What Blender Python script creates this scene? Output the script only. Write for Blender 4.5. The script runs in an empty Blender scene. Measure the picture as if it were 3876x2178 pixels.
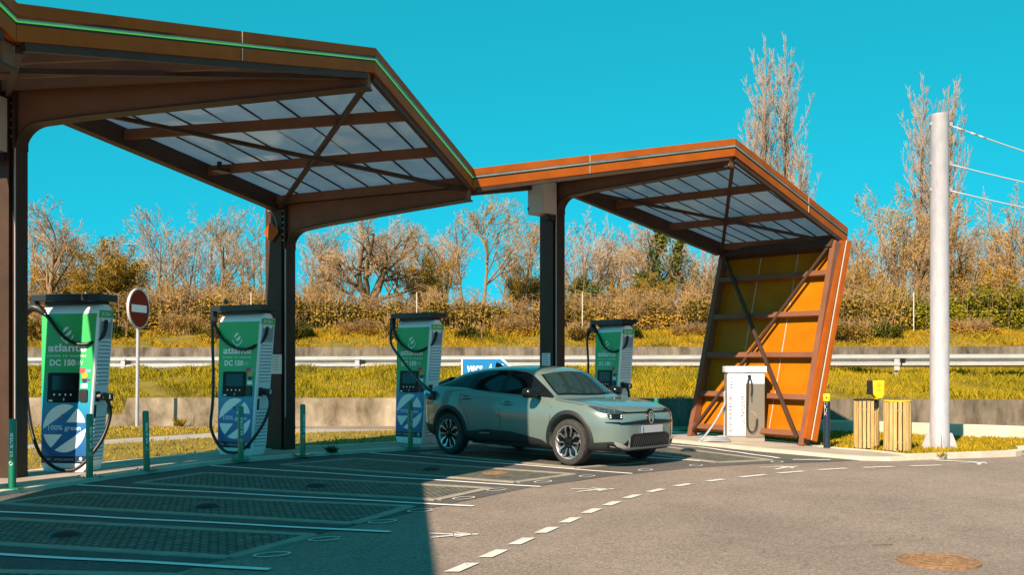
import bpy, bmesh, math, random
from mathutils import Vector, Matrix
from mathutils.bvhtree import BVHTree
R = math.radians
SC = bpy.context.scene
COL = SC.collection
# ------------------------------------------------------------------ camera, sky, sun, exposure
cam_d = bpy.data.cameras.new('camera'); cam = bpy.data.objects.new('camera', cam_d); COL.objects.link(cam)
cam.location = (0, 0, 1.47); cam.rotation_euler = (R(90), 0, 0)
cam_d.sensor_width = 36; cam_d.lens = 34.94; cam_d.shift_y = 0.0761
cam_d.clip_start = 0.05; cam_d.clip_end = 2000
SC.camera = cam
SUN_AZ, SUN_EL = 28.4, 37.2          # the light travels 28.4 deg to the right of straight ahead
w = bpy.data.worlds.new('World'); SC.world = w; w.use_nodes = True
nt = w.node_tree; nt.nodes.clear()
out = nt.nodes.new('ShaderNodeOutputWorld'); bg = nt.nodes.new('ShaderNodeBackground')
sky = nt.nodes.new('ShaderNodeTexSky'); sky.sky_type = 'NISHITA'; sky.sun_disc = False
sky.sun_elevation = R(SUN_EL); sky.sun_rotation = R(180 + SUN_AZ)
sky.air_density = 1.0; sky.dust_density = 0.4; sky.ozone_density = 2.0
bw = nt.nodes.new('ShaderNodeRGBToBW'); pw = nt.nodes.new('ShaderNodeMath'); pw.operation = 'POWER'; pw.inputs[1].default_value = 0.45
mx = nt.nodes.new('ShaderNodeMix'); mx.data_type = 'RGBA'; mx.blend_type = 'MULTIPLY'; mx.inputs[0].default_value = 1
mx.inputs[7].default_value = (0.030, 1.01, 1.37, 1)   # the clear cyan of this sky
nt.links.new(sky.outputs[0], bw.inputs[0]); nt.links.new(bw.outputs[0], pw.inputs[0])
nt.links.new(pw.outputs[0], mx.inputs[6]); nt.links.new(mx.outputs[2], bg.inputs[0])
bg.inputs[1].default_value = 0.15; nt.links.new(bg.outputs[0], out.inputs[0])
sd = bpy.data.lights.new('sun', 'SUN'); sd.energy = 5.0; sd.angle = R(0.53); sd.color = (1.0, 0.79, 0.60)
sun = bpy.data.objects.new('sun', sd); COL.objects.link(sun)
ld = Vector((math.sin(R(SUN_AZ)) * math.cos(R(SUN_EL)), math.cos(R(SUN_AZ)) * math.cos(R(SUN_EL)), -math.sin(R(SUN_EL))))
sun.rotation_euler = ld.to_track_quat('-Z', 'Y').to_euler(); sun.location = (-10, -20, 30)
vs = SC.view_settings; vs.view_transform = 'Standard'; vs.look = 'None'; vs.exposure = 0.93; vs.gamma = 1; vs.use_curve_mapping = False

# ------------------------------------------------------------------ helpers
def interp(x, pts):
    if x <= pts[0][0]: return pts[0][1]
    for (a, fa), (b, fb) in zip(pts, pts[1:]):
        if x <= b: return fa + (fb - fa) * (x - a) / (b - a)
    return pts[-1][1]

def smooth_interp(x, pts):
    """Catmull-Rom through the points."""
    n = len(pts)
    if x <= pts[0][0]: return pts[0][1]
    if x >= pts[-1][0]: return pts[-1][1]
    for i in range(n - 1):
        if x <= pts[i + 1][0]:
            x0, y0 = pts[i]; x1, y1 = pts[i + 1]; h = x1 - x0
            m0 = (y1 - pts[i - 1][1]) / (x1 - pts[i - 1][0]) if i else (y1 - y0) / h
            m1 = (pts[i + 2][1] - y0) / (pts[i + 2][0] - x0) if i + 2 < n else (y1 - y0) / h
            t = (x - x0) / h
            return (2*t**3 - 3*t*t + 1)*y0 + (t**3 - 2*t*t + t)*h*m0 + (3*t*t - 2*t**3)*y1 + (t**3 - t*t)*h*m1

class MB:
    def __init__(s): s.v = []; s.f = []; s.mi = []; s.cur = 0
    def add(s, vs, fs):
        b = len(s.v); s.v.extend([tuple(p) for p in vs]); s.f.extend([tuple(i + b for i in f) for f in fs]); s.mi.extend([s.cur] * len(fs)); return s
    def box(s, c, d, rz=0.0, m=None):
        x, y, z = d[0] / 2, d[1] / 2, d[2] / 2
        ps = [Vector(p) for p in ((-x,-y,-z),(x,-y,-z),(x,y,-z),(-x,y,-z),(-x,-y,z),(x,-y,z),(x,y,z),(-x,y,z))]
        M = m or (Matrix.Translation(c) @ Matrix.Rotation(rz, 4, 'Z'))
        return s.add([M @ p for p in ps], [(0,3,2,1),(4,5,6,7),(0,1,5,4),(1,2,6,5),(2,3,7,6),(3,0,4,7)])
    def hexa(s, b, t):
        return s.add(list(b) + list(t), [(3,2,1,0),(4,5,6,7),(0,1,5,4),(1,2,6,5),(2,3,7,6),(3,0,4,7)])
    def beam(s, a, b, wd, hg, up=(0, 0, 1)):
        a = Vector(a); b = Vector(b); d = (b - a).normalized(); u = Vector(up)
        r = d.cross(u).normalized(); u = r.cross(d)
        q = lambda p: [p - r*wd/2 - u*hg/2, p + r*wd/2 - u*hg/2, p + r*wd/2 + u*hg/2, p - r*wd/2 + u*hg/2]
        return s.hexa(q(a), q(b))
    def tube(s, path, rad, n=8, caps=True):
        P = [Vector(p) for p in path]; k = len(P); rr = rad if isinstance(rad, (list, tuple)) else [rad] * k
        vs = []; fs = []; pu = None
        for i, p in enumerate(P):
            d = (P[min(i + 1, k - 1)] - P[max(i - 1, 0)]).normalized()
            u = Vector((0, 0, 1)) if pu is None else pu
            if abs(d.dot(u)) > .98: u = Vector((1, 0, 0)) if abs(d.x) < .9 else Vector((0, 1, 0))
            r = d.cross(u).normalized(); u2 = r.cross(d).normalized(); pu = u2
            for j in range(n):
                a = 2 * math.pi * j / n; vs.append(p + (r * math.cos(a) + u2 * math.sin(a)) * rr[i])
        for i in range(k - 1):
            for j in range(n):
                fs.append((i*n + j, i*n + (j+1) % n, (i+1)*n + (j+1) % n, (i+1)*n + j))
        if caps: fs.append(tuple(range(n))[::-1]); fs.append(tuple((k-1)*n + j for j in range(n)))
        return s.add(vs, fs)
    def lathe(s, prof, n=24, M=Matrix()):
        vs = []; fs = []; k = len(prof)
        for i in range(n):
            a = 2 * math.pi * i / n
            for r, z in prof: vs.append(M @ Vector((r * math.cos(a), r * math.sin(a), z)))
        for i in range(n):
            j = (i + 1) % n
            for q in range(k - 1): fs.append((i*k + q, j*k + q, j*k + q + 1, i*k + q + 1))
        return s.add(vs, fs)
    def prism(s, poly, z0, z1, M=Matrix()):
        n = len(poly); vs = [M @ Vector((x, y, z0)) for x, y in poly] + [M @ Vector((x, y, z1)) for x, y in poly]
        fs = [tuple(range(n))[::-1], tuple(range(n, 2*n))] + [(i, (i+1) % n, n + (i+1) % n, n + i) for i in range(n)]
        return s.add(vs, fs)
    def build(s, name, mat, parent=None, smooth=False, bevel=0, loc=None, angle=None):
        me = bpy.data.meshes.new(name); me.from_pydata(s.v, [], s.f)
        for m in (mat if isinstance(mat, (list, tuple)) else [mat]): me.materials.append(m)
        if any(s.mi): me.polygons.foreach_set('material_index', s.mi)
        bm = bmesh.new(); bm.from_mesh(me)
        if len(bm.faces) < 60000: bmesh.ops.recalc_face_normals(bm, faces=bm.faces)
        bm.to_mesh(me); bm.free()
        if smooth:
            me.polygons.foreach_set('use_smooth', [True] * len(me.polygons))
            if angle: me.set_sharp_from_angle(angle=R(angle))
        me.update()
        o = bpy.data.objects.new(name, me); COL.objects.link(o)
        if parent: o.parent = parent
        if loc: o.location = loc
        if bevel:
            b = o.modifiers.new('b', 'BEVEL'); b.width = bevel; b.segments = 2; b.limit_method = 'ANGLE'; b.angle_limit = R(40)
        return o

def tag(o, label, cat, group=None, kind=None):
    if label: o['label'] = label
    if cat: o['category'] = cat
    if group: o['group'] = group
    if kind: o['kind'] = kind
    return o
def struct(o, kind='structure', label=None, cat=None):
    o['kind'] = kind
    if label: o['label'] = label; o['category'] = cat
    return o
def thing(name, label, cat, loc=(0, 0, 0), rz=0.0, group=None):
    o = bpy.data.objects.new(name, None); COL.objects.link(o); o.empty_display_size = .2
    o.location = loc; o.rotation_euler = (0, 0, rz); return tag(o, label, cat, group)
def dup(o, loc=None, rz=None, label=None, sc=None, parent=None):
    c = o.copy(); COL.objects.link(c)
    if loc is not None: c.location = loc
    if rz is not None: c.rotation_euler = (0, 0, rz)
    if sc is not None: c.scale = sc
    if label: c['label'] = label
    if parent: c.parent = parent
    for ch in list(o.children): dup(ch, parent=c)
    return c

MATS = {}
def mat(name, c, rough=.6, metal=0.0, c2=None, scale=6.0, detail=6, bump=0.0, bscale=None, coat=0.0, emit=None, spec=.5, fac=(0.35, 0.65), trans=0.0, stretch=None, alpha=1.0):
    if name in MATS: return MATS[name]
    m = bpy.data.materials.new(name); m.use_nodes = True; n = m.node_tree.nodes; l = m.node_tree.links
    b = n['Principled BSDF']; b.inputs['Roughness'].default_value = rough; b.inputs['Metallic'].default_value = metal
    b.inputs['Base Color'].default_value = (*c, 1); b.inputs['Coat Weight'].default_value = coat; b.inputs['Coat Roughness'].default_value = .04
    b.inputs['Specular IOR Level'].default_value = spec; b.inputs['Transmission Weight'].default_value = trans; b.inputs['Alpha'].default_value = alpha
    if emit: b.inputs['Emission Color'].default_value = (*emit[0], 1); b.inputs['Emission Strength'].default_value = emit[1]
    if c2 or bump:
        tc = n.new('ShaderNodeTexCoord'); mp = n.new('ShaderNodeMapping'); l.new(tc.outputs['Object'], mp.inputs[0])
        if stretch: mp.inputs['Scale'].default_value = stretch
    if c2:
        t = n.new('ShaderNodeTexNoise'); t.inputs['Scale'].default_value = scale; t.inputs['Detail'].default_value = detail; t.inputs['Roughness'].default_value = .65
        l.new(mp.outputs[0], t.inputs[0])
        rp = n.new('ShaderNodeValToRGB'); rp.color_ramp.elements[0].position = fac[0]; rp.color_ramp.elements[1].position = fac[1]
        rp.color_ramp.elements[0].color = (*c, 1); rp.color_ramp.elements[1].color = (*c2, 1)
        l.new(t.outputs['Fac'], rp.inputs[0]); l.new(rp.outputs[0], b.inputs['Base Color'])
    if bump:
        t2 = n.new('ShaderNodeTexNoise'); t2.inputs['Scale'].default_value = bscale or scale * 3; t2.inputs['Detail'].default_value = 5
        l.new(mp.outputs[0], t2.inputs[0]); bp = n.new('ShaderNodeBump'); bp.inputs['Strength'].default_value = bump; bp.inputs['Distance'].default_value = .02
        l.new(t2.outputs['Fac'], bp.inputs['Height']); l.new(bp.outputs[0], b.inputs['Normal'])
    MATS[name] = m; return m

def leaf_mat(name, cols, rough=.7):
    """Colour varies from leaf to leaf / blade to blade."""
    m = bpy.data.materials.new(name); m.use_nodes = True; n = m.node_tree.nodes; l = m.node_tree.links
    b = n['Principled BSDF']; b.inputs['Roughness'].default_value = rough; b.inputs['Specular IOR Level'].default_value = .2
    g = n.new('ShaderNodeNewGeometry'); rp = n.new('ShaderNodeValToRGB'); e = rp.color_ramp.elements
    tc = n.new('ShaderNodeTexCoord'); t = n.new('ShaderNodeTexNoise'); t.inputs['Scale'].default_value = .55; t.inputs['Detail'].default_value = 3
    l.new(tc.outputs['Object'], t.inputs[0])
    ad = n.new('ShaderNodeMath'); ad.operation = 'MULTIPLY_ADD'; ad.inputs[1].default_value = .5
    sb = n.new('ShaderNodeMath'); sb.operation = 'MULTIPLY_ADD'; sb.inputs[1].default_value = 1.6; sb.inputs[2].default_value = -.55
    l.new(t.outputs['Fac'], sb.inputs[0]); l.new(g.outputs['Random Per Island'], ad.inputs[0]); l.new(sb.outputs[0], ad.inputs[2])
    for i, c in enumerate(cols):
        if i < 2: e[i].position = i / (len(cols) - 1); e[i].color = (*c, 1)
        else: x = e.new(i / (len(cols) - 1)); x.color = (*c, 1)
    for i, c in enumerate(cols): e[i].position = i / (len(cols) - 1) if i else 0.0
    for i, c in enumerate(cols): e[i].color = (*c, 1)
    l.new(ad.outputs[0], rp.inputs[0]); l.new(rp.outputs[0], b.inputs['Base Color'])
    MATS[name] = m; return m

_font = {}
def text_geo(s, size, bold=0.0, shear=0.0, spacing=1.0):
    k = (s, size, bold, shear, spacing)
    if k not in _font:
        cu = bpy.data.curves.new('t', 'FONT'); cu.body = s; cu.size = size; cu.offset = bold; cu.shear = shear; cu.space_character = spacing; cu.resolution_u = 3
        o = bpy.data.objects.new('t', cu); COL.objects.link(o)
        dg = bpy.context.evaluated_depsgraph_get(); me = bpy.data.meshes.new_from_object(o.evaluated_get(dg))
        vs = [(v.co.x, v.co.y) for v in me.vertices]; fs = [tuple(p.vertices) for p in me.polygons]
        bpy.data.objects.remove(o); bpy.data.meshes.remove(me); bpy.data.curves.remove(cu)
        _font[k] = (vs, fs)
    return _font[k]
def put_text(mb, s, box, fn, bold=0.0, shear=0.0, spacing=1.0, rot=False):
    """Fits the words into box (x0, y0, x1, y1) of the sheet fn(x, y) -> point."""
    vs, fs = text_geo(s, 1.0, bold, shear, spacing)
    x0 = min(v[0] for v in vs); x1 = max(v[0] for v in vs); y0 = min(v[1] for v in vs); y1 = max(v[1] for v in vs)
    o = []
    for x, y in vs:
        a = (x - x0) / (x1 - x0); b = (y - y0) / (y1 - y0)
        if rot: a, b = 1 - b, a
        o.append(fn(box[0] + (box[2] - box[0]) * a, box[1] + (box[3] - box[1]) * b))
    mb.add(o, fs)

# ------------------------------------------------------------------ materials
def asphalt_mat(name, c, c2, speck):
    m = mat(name, c, .9, 0, c2, .8, 8, .55, 70, spec=.25)
    n = m.node_tree.nodes; l = m.node_tree.links; b = n['Principled BSDF']
    src = b.inputs['Base Color'].links[0].from_socket
    tc = n.new('ShaderNodeTexCoord'); v = n.new('ShaderNodeTexVoronoi'); v.inputs['Scale'].default_value = 62
    l.new(tc.outputs['Object'], v.inputs[0])
    mxn = n.new('ShaderNodeMix'); mxn.data_type = 'RGBA'; mxn.blend_type = 'MULTIPLY'; mxn.inputs[0].default_value = speck
    sp = n.new('ShaderNodeSeparateColor'); l.new(v.outputs['Color'], sp.inputs[0])
    rp = n.new('ShaderNodeValToRGB'); rp.color_ramp.elements[0].color = (.35, .35, .35, 1); rp.color_ramp.elements[1].color = (1.5, 1.45, 1.4, 1)
    l.new(sp.outputs[0], rp.inputs[0])
    l.new(src, mxn.inputs[6]); l.new(rp.outputs[0], mxn.inputs[7])
    nz = n.new('ShaderNodeTexNoise'); nz.inputs['Scale'].default_value = .22; nz.inputs['Detail'].default_value = 7; nz.inputs['Roughness'].default_value = .6; nz.inputs['Distortion'].default_value = .8
    mp2 = n.new('ShaderNodeMapping'); mp2.inputs['Scale'].default_value = (1, .45, 1); mp2.inputs['Rotation'].default_value = (0, 0, -.6); l.new(tc.outputs['Object'], mp2.inputs[0]); l.new(mp2.outputs[0], nz.inputs[0])
    r3 = n.new('ShaderNodeValToRGB'); r3.color_ramp.elements[0].position = .3; r3.color_ramp.elements[1].position = .7; r3.color_ramp.elements[0].color = (.80, .80, .81, 1); r3.color_ramp.elements[1].color = (1.12, 1.11, 1.10, 1); l.new(nz.outputs['Fac'], r3.inputs[0])
    m3 = n.new('ShaderNodeMix'); m3.data_type = 'RGBA'; m3.blend_type = 'MULTIPLY'; m3.inputs[0].default_value = 1
    l.new(mxn.outputs[2], m3.inputs[6]); l.new(r3.outputs[0], m3.inputs[7]); l.new(m3.outputs[2], b.inputs['Base Color'])
    return m
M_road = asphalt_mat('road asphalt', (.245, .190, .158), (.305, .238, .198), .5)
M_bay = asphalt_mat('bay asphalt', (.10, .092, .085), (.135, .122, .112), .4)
M_conc = mat('pavement concrete', (.30, .25, .20), .9, 0, (.40, .345, .28), 1.5, 8, .25, 40)
M_kerb = mat('kerb concrete', (.50, .44, .35), .9, 0, (.62, .56, .46), 3, 8, .2, 30)
M_paint = mat('road paint', (.62, .58, .54), .75, 0, (.36, .32, .29), 14, 8, .1, 60, fac=(.52, .78))
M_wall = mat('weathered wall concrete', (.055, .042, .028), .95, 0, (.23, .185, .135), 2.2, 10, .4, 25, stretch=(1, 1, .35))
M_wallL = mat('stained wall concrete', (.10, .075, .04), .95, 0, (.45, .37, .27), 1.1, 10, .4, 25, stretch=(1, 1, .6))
M_brown = mat('dark brown paint', (.050, .028, .019), .5, 0, (.068, .038, .026), 3, 5, .02, 20, spec=.2)
M_brownLit = mat('lit brown paint', (.17, .072, .038), .5, 0, (.21, .09, .05), 2, 6, .02, 20, spec=.2)  # same canopy brown, lightened to put the ground bounce light into the colour
M_corten = mat('orange brown cladding', (.29, .064, .005), .55, 0, (.38, .088, .008), 2.5, 6, .03, 12, spec=.15)
M_panel = mat('orange wall panel', (.37, .115, .0015), .45, 0, (.48, .155, .003), 1.4, 6, .04, 8, spec=.12)
M_dark = mat('dark recess', (.012, .012, .012), .6)
M_poly = mat('translucent roof sheet', (.10, .145, .165), .16, 0, (.30, .33, .33), 1.1, 4, .05, 3)
n_ = M_poly.node_tree.nodes; l_ = M_poly.node_tree.links; tr_ = n_.new('ShaderNodeBsdfTranslucent'); tr_.inputs[0].default_value = (.21, .285, .345, 1); as_ = n_.new('ShaderNodeAddShader')
l_.new(n_['Principled BSDF'].outputs[0], as_.inputs[0]); l_.new(tr_.outputs[0], as_.inputs[1]); l_.new(as_.outputs[0], n_['Material Output'].inputs[0])
M_led = mat('green light strip', (.10, .35, .06), .4, emit=((.16, .85, .08), .22))
M_seam = mat('pale seam', (.55, .5, .42), .6)
M_rail = mat('guardrail steel', (.42, .40, .38), .45, .3, (.56, .53, .50), 5, 8, .05, 20, stretch=(.3, 1, 1))
M_galv = mat('galvanised steel', (.37, .36, .395), .55, .1, (.46, .445, .47), 7, 8, .08, 30, stretch=(1, 1, .4))
M_bolt = mat('bolt steel', (.25, .22, .2), .4, .8)
M_wchg = mat('white charger shell', (.92, .90, .90), .35, 0, coat=.2)
M_wgrey = mat('grey charger side', (.88, .86, .87), .45)
M_louv = mat('louver shade grey', (.34, .35, .37), .6)
M_blk = mat('black plastic', (.012, .014, .017), .45)
M_rub = mat('black cable rubber', (.008, .008, .009), .4)
M_scr = mat('charger screen', (.004, .005, .006), .35, spec=.2)
M_white = mat('white print', (.93, .92, .915), .5)
M_pale = mat('pale blue print', (.55, .70, .80), .5)
M_green = mat('green bollard paint', (.010, .20, .105), .35, coat=.3)
M_navy = mat('navy bollard paint', (.008, .022, .045), .4, coat=.2)
M_yel = mat('yellow plastic', (.85, .56, .015), .4)
M_wood = mat('pale pine slats', (.36, .225, .075), .7, 0, (.60, .42, .17), 7, 8, .2, 30, stretch=(4, 4, .35))
M_steel = mat('brushed steel', (.55, .40, .28), .28, .8)
M_hose = mat('grey hose', (.30, .31, .33), .5)
M_rust = mat('rusty iron', (.17, .085, .035), .85, 0, (.34, .18, .085), 25, 8, .5, 60)
M_red = mat('sign red', (.26, .022, .010), .6, spec=.08)
M_blue = mat('sign blue', (.006, .20, .50), .45)
M_soil = mat('soil', (.16, .11, .055), .95, 0, (.25, .18, .07), 1.5, 8)
M_bank = mat('bank turf', (.10, .075, .004), .95, 0, (.24, .16, .009), 1.2, 8, .4, 10)
M_lawnb = mat('lawn turf', (.14, .10, .006), .95, 0, (.25, .17, .015), 2.0, 8, .4, 20)
M_barkT = mat('tan bark', (.18, .11, .055), .9, 0, (.28, .18, .10), 4, 6, .3, 20)
M_barkD = mat('dark bark', (.10, .062, .035), .9, 0, (.24, .15, .075), 2, 6, .3, 20)
M_twig = mat('tan twigs', (.31, .185, .082), .9, 0, (.43, .275, .135), .6, 4)
M_twigB = mat('brown brush stems', (.25, .145, .055), .9, 0, (.38, .23, .09), .6, 4)
M_twigP = mat('pale pinkish twigs', (.31, .215, .145), .9, 0, (.44, .325, .24), .6, 4)
M_leafY = leaf_mat('ochre young leaves', [(.12, .07, .008), (.28, .165, .010), (.40, .25, .015)])
M_leafO = leaf_mat('orange brown brush', [(.14, .07, .012), (.34, .18, .022), (.48, .28, .03), (.44, .29, .022)])
M_leafB = leaf_mat('brown green brush', [(.07, .05, .009), (.19, .125, .016), (.31, .195, .024), (.36, .20, .04)])
M_leafH = leaf_mat('yellow green hedge leaves', [(.035, .040, .002), (.19, .165, .004), (.36, .28, .007)])
M_leafG = leaf_mat('green shrub leaves', [(.02, .03, .006), (.09, .10, .008), (.20, .18, .012)])
M_grassT = leaf_mat('tall yellow green grass', [(.07, .065, .002), (.19, .155, .003), (.33, .24, .005), (.40, .27, .01)])
M_grassL = leaf_mat('short golden lawn', [(.12, .10, .003), (.32, .22, .005), (.46, .30, .008)])
M_grassU = leaf_mat('upper slope grass', [(.08, .075, .003), (.24, .165, .004), (.40, .24, .007), (.38, .17, .008)])

# ------------------------------------------------------------------ ground, roads, pavement
def sheet(name, poly, z, m, thick=0.0):
    mb = MB()
    if thick: mb.prism(poly, z - thick, z)
    else: mb.add([(x, y, z) for x, y in poly], [tuple(range(len(poly)))])
    return mb.build(name, m)
g = MB(); g.add([(-900, -300, -.06), (900, -300, -.06), (900, 900, -.06), (-900, 900, -.06)], [(0, 1, 2, 3)]); struct(g.build('ground', M_soil))
struct(sheet('road', [(-40, -30), (40, -30), (40, 24.1), (-40, 24.1)], 0, M_road))
KERB = [(-6.5, -4), (-6.5, 5), (-6.3, 8.2), (-6.05, 10.0), (-5.72, 11.2), (-5.35, 12.1), (-5.1, 12.95), (-4.45, 14.45), (-4.1, 14.98), (-3.2, 15.95), (-2.2, 16.8), (-1.35, 17.35), (-.2, 18.2), (.9, 18.95), (1.9, 19.35), (2.7, 19.15), (3.13, 18.7), (3.6, 17.9), (4.15, 16.94), (4.7, 16.2), (5.35, 15.34), (5.8, 15.22), (6.24, 15.36)]
BACK = [(-8.0, -4), (-8.0, 5), (-7.65, 9), (-7.0, 11.6), (-6.47, 13.1), (-5.87, 14.3), (-4.78, 16.2), (-3.6, 17.15), (-2.22, 18.1), (-1.0, 19.2), (.2, 20.4), (1.2, 21.4), (2.2, 21.7), (3.2, 21.3), (4.0, 20.4), (4.75, 18.9), (5.47, 16.99), (5.83, 16.54), (6.04, 16.12), (6.24, 15.4)]
def inset(line, d):
    o = []
    for i, p in enumerate(line):
        a = Vector(line[max(i-1, 0)]); b = Vector(line[min(i+1, len(line)-1)]); t = (b - a).normalized(); nrm = Vector((-t.y, t.x)); o.append(tuple(Vector(p) + nrm * d))
    return o
KIN = inset(KERB, .2)
struct(sheet('pavement', KIN + BACK[::-1], .05, M_conc, .1))
mb = MB()
def ribbon(mb, A, B, z, zb):
    for i in range(len(A) - 1):
        mb.hexa([(*A[i], zb), (*A[i+1], zb), (*B[i+1], zb), (*B[i], zb)], [(*A[i], z), (*A[i+1], z), (*B[i+1], z), (*B[i], z)])
ribbon(mb, KERB, KIN, .053, -.05)
ribbon(mb, BACK, inset(BACK, .14), .062, -.05)
struct(mb.build('kerb', M_kerb))
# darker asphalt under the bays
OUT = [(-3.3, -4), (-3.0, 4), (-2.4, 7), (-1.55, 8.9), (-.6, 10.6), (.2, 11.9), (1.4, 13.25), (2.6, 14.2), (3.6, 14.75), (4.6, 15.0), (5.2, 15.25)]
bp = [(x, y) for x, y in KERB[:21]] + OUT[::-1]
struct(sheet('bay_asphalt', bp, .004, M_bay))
# bay lines
def line_strip(mb, a, b, w_, z, wob=0):
    a = Vector(a); b = Vector(b); n = 14; d = (b - a); nr = Vector((-d.y, d.x)).normalized()
    L = []; Rr = []
    for i in range(n + 1):
        p = a + d * i / n + nr * (math.sin(i * 1.3 + a.x * 7) * wob)
        L.append((*(p + nr * w_/2), z)); Rr.append((*(p - nr * w_/2), z))
    b0 = len(mb.v); mb.add(L + Rr, [(i, i+1, n+2+i, n+1+i) for i in range(n)])
mb = MB()
for a, b in [((-6.3, 8.25), (-1.73, 7.11)), ((-5.95, 10.15), (-1.07, 8.69)), ((-5.30, 12.10), (-.40, 10.29)), ((-4.37, 14.41), (.34, 11.93)), ((-2.38, 16.55), (1.61, 13.36)), ((-.42, 17.93), (2.86, 15.14)), ((1.9, 19.2), (3.35, 17.72)), ((3.35, 17.72), (4.2, 15.6)), ((4.34, 15.36), (4.91, 15.32)), ((6.5, 15.25), (7.0, 14.95))]:
    line_strip(mb, a, b, .075, .0125, .012)
struct(mb.build('bay_line_markings', mat('bay line paint', (.84, .80, .76), .7, 0, (.55, .51, .47), 11, 8, .1, 60, fac=(.56, .80))))
mb = MB()
for q in ([(-.46, 7.04), (-.36, 7.04), (-.26, 7.34), (-.35, 7.34)],): pass
DASH = [(-.60, 6.65), (-.36, 7.19), (-.14, 7.72), (.08, 8.26), (.31, 8.82), (.55, 9.39), (.80, 9.98), (1.06, 10.52), (1.34, 11.08), (1.68, 11.61), (2.09, 12.14), (2.59, 12.64), (3.18, 13.13), (3.82, 13.59), (4.52, 14.0), (5.26, 14.27), (6.03, 14.48)]
for i, p in enumerate(DASH):
    a = Vector(DASH[max(i-1, 0)]); b = Vector(DASH[min(i+1, len(DASH)-1)]); t = (b - a).normalized(); L = .17 if i < 12 else .26
    nx = Vector((.055, 0)) if i < 9 else Vector((-t.y, t.x)) * .05
    p = Vector(p); A = p - t * L; B = p + t * L
    mb.add([(*(A - nx), .008), (*(A + nx), .008), (*(B + nx), .008), (*(B - nx), .008)], [(0, 1, 2, 3)])
# walking figures painted on the footway
FIG = [[(.0, .86), (.07, .9), (.07, .99), (0, 1.03), (-.07, .99), (-.07, .9)], [(-.10, .84), (.10, .84), (.14, .48), (-.12, .48)], [(-.1, .82), (-.34, .58), (-.30, .52), (-.08, .70)], [(.1, .82), (.32, .52), (.27, .47), (.08, .68)], [(-.12, .50), (.02, .50), (-.20, .0), (-.30, .03)], [(.0, .50), (.14, .48), (.32, .02), (.22, .0)]]
def figure(c, ang, sc):
    M = Matrix.Translation((*c, .008)) @ Matrix.Rotation(ang, 4, 'Z')
    for q in FIG: mb.add([M @ Vector((x * sc, (y - .5) * sc, 0)) for x, y in q], [tuple(range(len(q)))])
figure((-.50, 8.57), R(-82), .42); figure((.96, 11.68), R(-75), .50); figure((3.87, 14.23), R(-60), .6); figure((6.95, 14.85), R(-50), .5)
for k, (c, tk) in enumerate(zip([(-1.85, 7.66), (-1.57, 8.35), (-1.21, 9.28), (-.92, 9.98), (-.53, 10.91), (-.18, 11.66), (.39, 12.46), (.99, 13.1), (1.86, 13.84), (2.68, 14.48), (4.0, 15.0)], range(20))):
    # bay digits: a thin nought beside each bay end
    n = 18; th = R(-60 + 4 * k); u = Vector((math.cos(th), math.sin(th))); v = Vector((-u.y, u.x)); ro, ri = (.145, .095), (.122, .072)
    vo = [(*(Vector(c) + v * math.cos(2*math.pi*i/n) * ro[0] * 1.05 + u * math.sin(2*math.pi*i/n) * ro[1]), .0125) for i in range(n)]
    vi = [(*(Vector(c) + v * math.cos(2*math.pi*i/n) * ri[0] * 1.05 + u * math.sin(2*math.pi*i/n) * ri[1]), .0125) for i in range(n)]
    mb.add(vo + vi, [(i, (i+1) % n, n + (i+1) % n, n + i) for i in range(n) if not (k % 2 and i in (0, 1))])
struct(mb.build('footway_markings', M_paint))
# paver patches: a concrete frame and setts
def paver_mat():
    m = mat('grass jointed setts', (.13, .12, .10), .85, 0, (.27, .25, .21), 6, 8)
    n = m.node_tree.nodes; l = m.node_tree.links; b = n['Principled BSDF']; src = b.inputs['Base Color'].links[0].from_socket
    tc = n.new('ShaderNodeTexCoord'); br = n.new('ShaderNodeTexBrick'); br.inputs['Scale'].default_value = 5; br.inputs['Mortar Size'].default_value = .05
    br.inputs['Color1'].default_value = (1, 1, 1, 1); br.inputs['Color2'].default_value = (.7, .7, .66, 1); br.inputs['Mortar'].default_value = (.10, .10, .03, 1)
    mp = n.new('ShaderNodeMapping'); mp.inputs['Rotation'].default_value = (0, 0, .5); l.new(tc.outputs['Object'], mp.inputs[0]); l.new(mp.outputs[0], br.inputs[0])
    mm = n.new('ShaderNodeMix'); mm.data_type = 'RGBA'; mm.blend_type = 'MULTIPLY'; mm.inputs[0].default_value = 1
    l.new(src, mm.inputs[6]); l.new(br.outputs['Color'], mm.inputs[7]); l.new(mm.outputs[2], b.inputs['Base Color'])
    bu = n.new('ShaderNodeBump'); bu.inputs['Strength'].default_value = .8; bu.inputs['Distance'].default_value = .02; bu.invert = True
    l.new(br.outputs['Fac'], bu.inputs['Height']); l.new(bu.outputs[0], b.inputs['Normal']); return m
M_pave = paver_mat()
M_frame = mat('paver frame concrete', (.26, .22, .175), .9, 0, (.34, .29, .23), 4, 6)
PATCH = [[(-5.7, 9.7), (-1.71, 8.55), (-2.15, 7.55), (-6.05, 8.65)], [(-4.98, 11.44), (-1.05, 10.28), (-1.47, 9.16), (-5.41, 10.51)], [(-4.17, 13.49), (-.26, 11.81), (-.82, 10.79), (-4.66, 12.33)],
         [(-2.43, 15.56), (.83, 13.33), (.05, 12.41), (-3.38, 14.6)], [(-.55, 17.2), (2.0, 15.0), (.92, 14.15), (-1.5, 16.5)], [(2.35, 18.6), (3.99, 15.33), (3.1, 14.95), (1.3, 17.9)], [(-6.2, 7.3), (-2.3, 6.9), (-2.8, 5.8), (-6.35, 6.0)]]
pv = MB(); fr = MB()
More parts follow.
